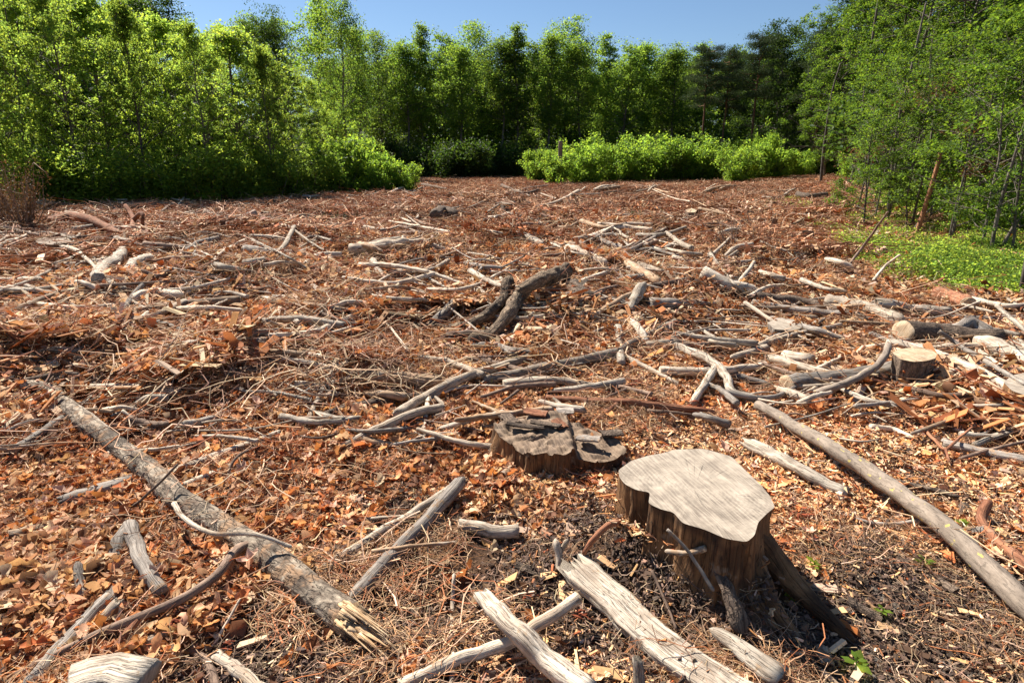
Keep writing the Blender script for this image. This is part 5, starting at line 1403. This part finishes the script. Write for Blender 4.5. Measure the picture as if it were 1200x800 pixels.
low_drop = lambda x, y: 0.012 * np.sin(x * 14 + 1) - 0.045 * np.clip((x - 0.06) / 0.02, 0, 1) + 0.030 * np.round(2.5 * fbm2(x / 0.10 + 3, y / 0.07, 2)) / 2.5
low = stump('tree_stump', 'low rotten stump with a broken top covered in bark plates', [(578, 497), (600, 490), (630, 484), (668, 487), (700, 495), (725, 504), (735, 516), (722, 526), (700, 532), (672, 530), (662, 536), (640, 530), (620, 531), (600, 520), (582, 510)],
            0.115, 'stumpside', 'cut_dark', flare=0.14, roots=[(3.0, 0.5, 0.12), (-0.6, 0.4, 0.15)], seed=9, rough=0.05, topn=0.012, topdrop=low_drop)
small = stump('tree_stump', 'small round stump with a clean tan top beside the old grey log', [(1046, 414), (1053, 410), (1065, 408), (1080, 408), (1092, 410), (1098, 415), (1096, 420), (1085, 423), (1070, 424), (1055, 421)],
              0.21, 'dark', 'cut_tan', flare=0.05, seed=5, rough=0.02, nth=90)
edge = stump('tree_stump', 'squat stump sunk in chips past the long bleached branch', [(1176, 448), (1186, 440), (1204, 436), (1224, 438), (1236, 448), (1226, 460), (1204, 464), (1186, 458)], 0.14, 'stumpside', 'cut_grey', flare=0.12, seed=6, rough=0.03, nth=90)
grey = stump('tree_stump', 'low grey stump with a flat top beside the pole bundle', [(899, 378), (910, 374), (930, 374), (943, 378), (942, 384), (928, 387), (908, 386)], 0.15, 'grey', 'cut_grey', flare=0.25, seed=7, rough=0.04, nth=90)
far1 = stump('tree_stump', 'small weathered stump among slash near the far bushes', [(586, 236), (594, 234), (602, 236), (600, 239), (590, 239)], 0.3, 'dark', 'cut_dark', flare=0.3, seed=8, rough=0.04, nth=60)
far2 = stump('tree_stump', 'low stump with an orange top at the clearing edge below the oaks', [(803, 246), (810, 244), (817, 246), (814, 249), (806, 249)], 0.2, 'dark', 'cut_tan', flare=0.1, seed=12, rough=0.03, nth=60)
far3 = stump('tree_stump', 'dark stump with a mossy top behind the arched log', [(40, 280), (56, 277), (80, 279), (84, 284), (62, 287), (44, 285)], 0.16, 'moss', 'cut_dark', flare=0.2, seed=13, rough=0.05, nth=60)

# ------------------------------------------------------------------ bark plates, slabs and shreds
def plate(name, label, cat, mat, px, py, w, l, yaw, tiltx=0.0, tilty=0.0, curve=0.25, th=0.006, hh=0.01, seed=1, group=None, parent=None, jag=0.25):
    """Curved slab: w and l in metres, jagged outline, real thickness."""
    g = np.random.RandomState(seed)
    nu, nv = 9, 14
    u = np.linspace(-0.5, 0.5, nu); v = np.linspace(-0.5, 0.5, nv)
    wl = 1 + jag * fbm2(v * 6 + seed * 3.1, v * 0, 2); wr = 1 + jag * fbm2(v * 6 + seed * 7.7, v * 0 + 4, 2)
    e0 = 1 + jag * 0.6 * fbm2(u * 9 + seed * 2.3, u * 0, 2); e1 = 1 + jag * 0.6 * fbm2(u * 9 + seed * 5.9, u * 0 + 8, 2)
    uu, vv = np.meshgrid(u, v, indexing='ij')
    x_ = uu * w * np.where(uu < 0, wl[None], wr[None]); y_ = vv * l * np.where(vv < 0, e0[:, None], e1[:, None])
    z_ = -curve * (uu * 2) ** 2 * w * 0.5 + 0.05 * w * fbm2(uu * 3 + seed, vv * 3, 2) + curve * 0.3 * l * vv ** 2
    top = np.stack([x_, y_, z_ + th / 2], -1).reshape(-1, 3); bot = np.stack([x_ * 0.97, y_ * 0.97, z_ - th / 2], -1).reshape(-1, 3)
    V = np.vstack([top, bot])
    i = np.arange(nu - 1)[:, None]; j = np.arange(nv - 1)[None]
    a = (i * nv + j)
    Q = np.stack([a, a + nv, a + nv + 1, a + 1], -1).reshape(-1, 4)
    N = nu * nv
    Q2 = Q[:, ::-1] + N
    rim = list(range(0, nv)) + [k * nv + nv - 1 for k in range(1, nu)] + [(nu - 1) * nv + k for k in range(nv - 2, -1, -1)] + [k * nv for k in range(nu - 2, 0, -1)]
    rim = np.array(rim); rn = np.roll(rim, -1)
    Q3 = np.stack([rim, rn, rn + N, rim + N], 1)
    rest = np.stack([V[:, 0], V[:, 2] * 3 + seed, V[:, 1]], 1)
    p = P(px, py, hh)
    o = add(name, new_mesh(name, V, [np.vstack([Q, Q2, Q3])], [M[mat]], {'rest': rest}, smooth=False), label=label, cat=cat, group=group, loc=p)
    o.rotation_euler = (tiltx, tilty, yaw)
    return o

plank = limb('rotten_plank', 'broad rotten white plank half buried beside the large stump', 'plank', 'white', [(684, 672, .02), (790, 766, .0), (912, 842, .01)], 21, 27, ('splinter', 'splinter'), flat=.36, box=.6, amp=.16, sink=.25, seg=44, fine=2.6, wob=.12)
limb('wood_piece', 'white split piece beside the rotten plank under the large stump', 'wood', 'white', [(842, 742, .04), (872, 762, .03), (915, 795, .02)], 9, 20, ('taper', 'cap'), flat=.35, box=.4, amp=.2, sink=.3)
limb('wood_piece', 'dark bark-covered slab leaning at the foot of the large stump', 'wood', 'dark', [(838, 655, .07), (852, 690, .05), (866, 730, .02)], 6, 13, ('taper', 'taper'), flat=.5, amp=.25, sink=.4)
limb('sawn_block', 'sawn pale wood block at the end of the bent brown branch', 'wood', 'white', [(84, 800, .03), (128, 786, .04), (172, 795, .04)], 24, 24, ('cut', 'cut'), flat=.5, box=.4, amp=.1, cut='cut_grey')
limb('wood_piece', 'upright pale wood splinter beside the rotten plank', 'wood', 'white', [(750, 806), (748, 790, .03), (747, 776, .06)], 7, 6, ('cap', 'splinter'), flat=.5, box=.4, amp=.1)
limb('root', 'curved reddish root arching beside the large stump', 'root', 'red', [(684, 648, .03), (695, 632, .08), (708, 618, .10), (722, 612, .09)], 3, 4, amp=.3)
limb('root', 'thin pale-tipped root sticking out by the large stump', 'root', 'tan', [(782, 646, .10), (805, 648, .11), (826, 642, .13)], 3, 4, ('taper', 'cut'), amp=.3)
limb('thin_stick', 'slim grey stick leaning against the front of the large stump', K, 'grey', [(782, 620, .2), (806, 645, .14), (835, 690, .05)], 2, 2.4)
limb('thin_stick', 'wiry grey root running down the slope to the rotten plank', K, 'twig', [(764, 668, .06), (782, 710, .04), (792, 735, .03)], 2, 1.6)

# pieces of bark lying on the low rotten stump
for k, (px, py, w_, l_, yaw, mt) in enumerate([(598, 490, .08, .13, 0.5, 'dark'), (628, 482, .07, .13, 1.2, 'red'), (662, 480, .07, .10, 1.5, 'grey'), (616, 498, .05, .20, 1.4, 'dark'), (640, 496, .04, .17, 1.1, 'dark'), (656, 496, .06, .10, 0.4, 'red'), (690, 512, .07, .12, 1.2, 'grey'), (716, 506, .07, .12, 1.9, 'dark')]):
    plate('bark_plate', ['dark flat bark plate upon the low rotten stump', 'pinkish flat bark plate upon the low rotten stump', 'grey flat bark plate behind the low rotten stump', 'long dark bark strip across the low rotten stump', 'narrow bark strip in the middle of the low rotten stump', 'small red bark flake upon the low rotten stump', 'grey wood flake on the broken side of the low rotten stump', 'dark wood flake at the rim of the low rotten stump'][k], 'bark', mt, px, py, w_, l_, yaw, 0.1 * math.sin(k * 3), 0.1 * math.cos(k * 2), 0.22, 0.009, 0.135, 30 + k)

# red fibrous bark shreds: each strand of a tangle is a part
def shred(px, py, n, size, label, seed, hh=0.03, mat='redfibre'):
    g = np.random.RandomState(seed)
    p = P(px, py, hh)
    e = add('bark_shred', None, label=label, cat='bark', loc=p)
    for i in range(n):
        a = g.uniform(-0.9, 0.9) + (math.pi if g.rand() < 0.5 else 0); L = size * g.uniform(0.5, 1.2)
        d = np.array([math.cos(a), 0.6 * math.sin(a), 0]); o = g.normal(0, size * 0.16, 3) * [1, 1, 0.3]
        c = np.array([o - d * L / 2, o + g.normal(0, size * .14, 3) + [0, 0, size * .12], o + d * L / 2 + g.normal(0, size * .1, 3)])
        C, t = catmull(c, size / 7)
        V, Q, T, rest = tube(C, size * 0.085 * np.sin(np.pi * (0.12 + 0.8 * t)) * g.uniform(0.5, 1.3), 6, g, 0.4, flat=0.35, end='taper', start='taper')
        add('strand', new_mesh('strand', V, [Q, T], [M[mat]], {'rest': rest}), e)
M['redfibre'] = wood('brick_red_bark_fibre', (0.42, 0.11, 0.045), (0.26, 0.06, 0.028), (0.08, 0.022, 0.015), 80, 0.1, bump=0.9)
shred(588, 572, 16, 0.10, 'tangle of dark red bark fibre below the low rotten stump', 1)
shred(815, 480, 18, 0.13, 'red shredded bark wrapped about the end of the barkless branch', 2, 0.03)
shred(770, 473, 10, 0.12, 'red bark fibres midway along the barkless branch', 3, 0.03)
shred(744, 362, 14, 0.22, 'red torn fibres around the whitish snapped stub', 4)
shred(622, 700, 8, 0.05, 'small red bark curl near the bleached split stake', 5)
shred(680, 722, 8, 0.05, 'orange-red bark crumbs beside the rotten plank', 6)
shred(940, 602, 12, 0.09, 'reddish bark strips beside the pale split slab', 7)
shred(912, 405, 10, 0.16, 'red bark scraps in front of the low grey stump', 8)
shred(745, 452, 8, 0.10, 'red bark flakes in front of the grey-brown sweeping branch', 9)
shred(60, 690, 10, 0.07, 'orange bark curls beside the stubby grey stick', 10)
shred(205, 732, 9, 0.05, 'rust-red bark strip on the bent brown branch', 11, 0.05)
shred(265, 755, 6, 0.04, 'brick-red bark scrap above the weathered split stick', 12)
shred(300, 600, 8, 0.06, 'rust-brown bark scraps beside the wiry looped twig', 13)

# ------------------------------------------------------------------ upright things in and around the clearing


def upright(name, label, cat, mat, base, pts, r0, r1, seed, seg=10, ends=('cap', 'splinter'), endmat=None):
    """Standing trunk: base pixel on the ground, then further pixels at the same distance."""
    g = np.random.RandomState(seed)
    b = P(*base)
    W = [b + [0, 0, -0.1]]
    for x_, y_ in pts:
        r = ray(x_, y_); W.append(np.array([0, 0, CAM_H]) + r * (b[1] / r[1]))
    W = np.array(W); dp = depth(b)
    C, t = catmull(W, 0.12)
    V, Q, T, rest = tube(C, np.interp(t, [0, 1], [r0 * 0.66 * dp / FPX, r1 * 0.5 * dp / FPX]), seg, g, 0.16, start=ends[0], end=ends[1])
    return add(name, new_mesh(name, V - b, [Q, T], [M[mat]], {'rest': rest}), label=label, cat=cat, loc=b)

upright('wooden_post', 'weathered wooden post standing before the sunlit bushes', 'post', 'pole', (656, 216), [(656, 200), (656.5, 182), (657, 165)], 4.0, 4.6, 90, 10, ('cap', 'cap'))
M['snag'] = wood('rusty_peeled_trunk', (0.42, 0.20, 0.10), (0.27, 0.12, 0.06), (0.09, 0.045, 0.03), 25, 0.2, bump=0.7)
upright('snapped_trunk', 'leaning snapped trunk with rust-orange bark among the saplings', 'trunk', 'snag', (1072, 278), [(1085, 240), (1097, 200), (1105, 166)], 4.2, 4.2, 1)
for k, (b_, pp, r0, r1, lb) in enumerate([
    ((962, 213), [(966, 170), (975, 110), (985, 75)], 2.6, 1.8, 'slim grey trunk leaning at the first edge of the grove'),
    ((998, 216), [(1008, 150), (1018, 75), (1031, -10)], 3.4, 2.2, 'tall straight dark trunk rising through the grove edge'),
    ((1040, 262), [(1050, 160), (1068, 80), (1085, 5)], 2.8, 2.0, 'thin dark trunk bending up beside the snapped trunk'),
    ((1012, 256), [(1020, 200), (1030, 150)], 1.6, 1.0, 'bare slender stem in the sapling cluster'),
    ((1024, 262), [(1036, 205), (1048, 160)], 1.6, 1.0, 'second bare slender stem in the sapling cluster'),
    ((1160, 300), [(1172, 240), (1190, 180), (1204, 135)], 3.6, 2.8, 'pale grey stem leaning over the green ground cover'),
    ((1168, 298), [(1188, 265), (1210, 235)], 3.4, 2.6, 'second pale stem forking from the clump by the ground cover'),
    ((1110, 288), [(1122, 235), (1142, 160)], 1.8, 1.2, 'thin sapling stem standing behind the green ground cover'),
    ((1062, 278), [(1085, 250), (1118, 222)], 1.8, 1.2, 'thin bent stick leaning beside the snapped trunk'),
    ((1196, 350), [(1204, 300), (1214, 240)], 5.0, 4.0, 'brown stem at the edge of the green ground cover')]):
    upright('slender_stem', lb, 'stem', 'birch', b_, pp, r0, r1, 50 + k, 8, ('cap', 'taper'))
upright('slender_stem', 'bare dark stalk rising above the bright thicket corner', 'stem', 'birch', (30, 238), [(26, 150), (14, 60), (4, 0)], 2.2, 1.2, 70, 8, ('cap', 'taper'))

# dead brown bush and small dead twig bushes
def dead_bush(px, py, h, w, n, label, seed, leafy=0, col='leaf_brown'):
    g = np.random.RandomState(seed)
    p = P(px, py)
    e = add('dead_bush', None, label=label, cat='bush', loc=p)
    tb = []; tips = []
    for i in range(n):
        a = g.uniform(0, 6.28); o = g.uniform(0, w * 0.15)
        b_ = np.array([math.cos(a) * o, math.sin(a) * o, -0.05]); t_ = b_ + [math.cos(a) * w * g.uniform(.1, .6), math.sin(a) * w * g.uniform(.1, .6), h * g.uniform(.4, 1)]
        C, t = catmull([b_, (b_ + t_) / 2 + g.normal(0, w * .1, 3), t_], h / 8)
        tb.append(tube(C, np.interp(t, [0, 1], [0.012 * max(h, .4), 0.003]), 4, g, end='taper')); tips.append(C[len(C) // 2:])
        for k in range(2):
            b2 = C[g.randint(len(C) // 3, len(C))]; t2 = b2 + g.normal(0, .2, 3) * w
            C2, q2 = catmull([b2, t2], h / 5)
            tb.append(tube(C2, np.interp(q2, [0, 1], [0.006 * max(h, .4), 0.002]), 3, g, end='taper')); tips.append(C2)
    add('stem', bark_mesh('stem', tb, M['twig']), e)
    if leafy:
        tp = np.vstack(tips); q = tp[g.randint(0, len(tp), leafy)] + g.normal(0, .06 * w, (leafy, 3)); q[:, 2] = np.maximum(q[:, 2], .01)
        add('crown', leaf_cloud('crown', q, 0.055, g, M[col], GREENS, 0.9, 0.6), e)
dead_bush(28, 272, 1.5, 1.1, 34, 'large dead brown bush with matted twigs in front of the thicket', 1, 2600)
dead_bush(10, 266, 1.1, 0.9, 24, 'smaller dead brown bush behind the large dead one', 2, 1400)
for k, (px, py, h_, lb) in enumerate([(860, 293, .6, 'bare upright twig bush beyond the thick bleached log'), (395, 262, .35, 'olive withered clump in the middle distance slash'), (745, 258, .3, 'olive dry clump before the sunlit bushes'), (412, 262, .4, 'dull withered tuft beside the olive clump'), (600, 244, .5, 'dry twig clump beside the small weathered stump'), (1005, 250, .5, 'dry brown bush at the grove edge')]):
    dead_bush(px, py, h_, h_ * 1.2, 14, lb, 20 + k, 160 if k else 20, 'leaf_brown' if k not in (1, 2) else 'needle')

# small green seedlings
def seedling(px, py, label, seed, s=0.05):
    g = np.random.RandomState(seed)
    p = P(px, py, 0.012)
    e = add('seedling', None, label=label, cat='seedling', loc=p)
    st = tube(np.array([[0, 0, -0.02], [0.004, 0.002, s * .4], [0, 0, s * .8]]), np.array([0.0016, 0.0013, 0.001]), 5, g, end='taper')
    add('stem', bark_mesh('stem', [st], M['leafgreen']), e)
    n = 7
    for i in range(n):
        a = i * 2.4 + g.uniform(-.3, .3); L = s * g.uniform(.5, 1.0); z0 = s * (.3 + .5 * i / n)
        d = np.array([math.cos(a), math.sin(a), .35]); sd = np.array([-math.sin(a), math.cos(a), 0]) * L * .3
        V = np.array([[0, 0, z0], d * L * .5 + sd + [0, 0, z0], d * L + [0, 0, z0 - L * .15], d * L * .5 - sd + [0, 0, z0], d * L * .5 + [0, 0, z0 + L * .06]])
        c4 = np.tile([1.2, 1.2, 1, 1], (5, 1))
        add('leaf', new_mesh('leaf', V, [np.array([[0, 1, 4], [1, 2, 4], [2, 3, 4], [3, 0, 4]])], [M['leaf_bright']], {'Col': c4}), e)
M['leafgreen'] = wood('green_stem', (0.15, 0.25, 0.05), (0.10, 0.18, 0.04), (0.05, 0.09, 0.02), 60, 0.2)
for k, (px, py, lb, s_) in enumerate([(1001, 785, 'leafy green seedling in the shadow of the large stump', .06), (925, 705, 'small seedling at the root of the large stump', .05), (953, 668, 'seedling peeking between chips beside the large stump', .045), (1080, 664, 'seedling between the large stump and the lichened pole', .05), (1128, 618, 'seedling beside the lichened pole', .04), (1033, 721, 'single tiny seedling on the dark sand', .035), (70, 633, 'green shoot near the forked grey branch', .05), (33, 350, 'bright leaf sprig near the thin dark pole', .08)]):
    seedling(px, py, lb, k, s_)

# ------------------------------------------------------------------ further sticks that only their place tells apart
g = np.random.RandomState(77)
KINDS = [('thin_stick', 'pale', 'thin pale stick scattered loose among the slash', 'stick', 'loose thin pale sticks'),
         ('grey_branch', 'grey', 'grey weathered branch scattered loose among the slash', 'branch', 'loose grey branches'),
         ('dark_twig', 'twig', 'thin dark twig scattered loose among the slash', 'twig', 'loose dark twigs'),
         ('peeled_stick', 'tan', 'peeled tan stick scattered loose among the slash', 'stick', 'loose peeled tan sticks'),
         ('bleached_stick', 'white', 'bleached white stick scattered loose among the slash', 'stick', 'loose bleached sticks')]
for i in range(540):
    kd = KINDS[[0, 0, 1, 2, 3, 4, 4][g.randint(0, 7) if i < 330 else (0, 1, 1, 3, 4, 5, 6)[i % 7]]]
    v_ = g.uniform(0, 1) if i < 330 else g.uniform(0.1, 0.62)
    py = (228 if i % 5 else 219) + 300 * v_ ** (1.15 if i % 5 else 3.0)
    px = g.uniform(-10, 1210)
    if px > 940 and py < 300: px = g.uniform(100, 900)
    if px > 985 and py < 350: px = g.uniform(0, 900)
    if py > 500 and (540 < px < 930): continue
    dd = (py - 185) / 100.0
    L = (26 + 62 * g.rand() ** 1.5) * min(1.6, 0.45 + dd * 0.55)
    a = g.normal(0, 0.42) + (math.pi if g.rand() < .5 else 0)
    dx, dy = math.cos(a) * L, math.sin(a) * L * 0.55
    bow = g.normal(0, 0.12) * L
    rp = max(0.9, (0.8 + 2.9 * g.rand() ** 2) * min(1.6, 0.5 + dd * 0.5))
    hs = [abs(g.normal(0, .03)) + (.03 if i >= 330 else 0) for _ in range(3)]
    pts = [(px - dx / 2, py - dy / 2, hs[0]), (px + bow * .2, py + bow * .5, hs[1] + .02), (px + dx / 2, py + dy / 2, hs[2])]
    if min(q[1] for q in pts) < 215: continue
    kids = []
    if g.rand() < 0.5:
        kids = [([(px, py, hs[1] + .02), (px + dx * .25 + g.normal(0, 4), py + dy * .1 + L * .15 * g.choice([-1, 1]), .04)], rp * .6, rp * .3, 0.0)]
    limb(kd[0], kd[2], kd[3], kd[1], pts, rp, rp * .6, (('cap', 'splinter')[i % 2], 'taper'), group=kd[4], amp=.2, seg=7, kids=kids)

# large dry leaves that lie on top of the carpet, one by one (shared meshes)
LM = []
for k in range(10):
    gg = np.random.RandomState(300 + k)
    V, F, C = oak_leaves(1, gg, np.zeros((1, 3)), 0.075, 0.105, 0.12, None, 1.2)
    LM.append(new_mesh('dry_leaf', V, F, [M['litter']], {'Col': C}, smooth=False))
for i in range(260):
    px = g.uniform(0, 1200) if g.rand() < .35 else g.uniform(0, 600)
    py = 440 + 360 * g.rand()
    if 715 < px < 930 and 520 < py < 760: continue
    if 670 < px < 910 and py > 660: continue
    p = P(px, py, g.uniform(.012, .035))
    o = add('dry_leaf', LM[i % 10], label='large curled dry leaf lying loose on top of the litter', cat='leaf', group='large dry leaves on the litter', loc=p)
    o.rotation_euler = (g.normal(0, .35), g.normal(0, .35), g.uniform(0, 6.28)); s_ = g.uniform(.65, 1.1); o.scale = (s_, s_, s_)
# larger wood chips and bark pieces, one by one
CM = []
for k in range(8):
    gg = np.random.RandomState(400 + k)
    V, F, C = chips(1, gg, np.zeros((1, 3)), 0.09, 0.13, 0.1, (0.2, 0.5))
    CM.append(new_mesh('wood_chip', V, F, [M['chips']], {'Col': C}, smooth=False))
for i in range(170):
    px = g.uniform(560, 1200) if g.rand() < .6 else g.uniform(0, 1200); py = 420 + 380 * g.rand()
    if 715 < px < 930 and 520 < py < 760: continue
    p = P(px, py, g.uniform(.012, .03))
    o = add('wood_chip', CM[i % 8], label='splintered wood chip lying loose on top of the litter', cat='wood chip', group='loose wood chips on the litter', loc=p)
    o.rotation_euler = (g.normal(0, .25), g.normal(0, .25), g.uniform(0, 6.28)); s_ = g.uniform(.5, 1.1); o.scale = (s_, s_, s_)
for i in range(60):
    px = g.uniform(0, 1200); py = 330 + 460 * g.rand()
    if 715 < px < 930 and 520 < py < 760: continue
    if 670 < px < 910 and py > 660: continue
    plate('bark_piece', 'curved flake of brown bark lying loose on the litter', 'bark', ['dark', 'red', 'tan', 'dark', 'grey'][i % 5], px, py, g.uniform(.02, .05), g.uniform(.05, .14), g.uniform(0, 6), g.normal(0, .2), g.normal(0, .2), g.uniform(.2, .7), .005, .03, 500 + i, 'loose bark flakes on the litter')
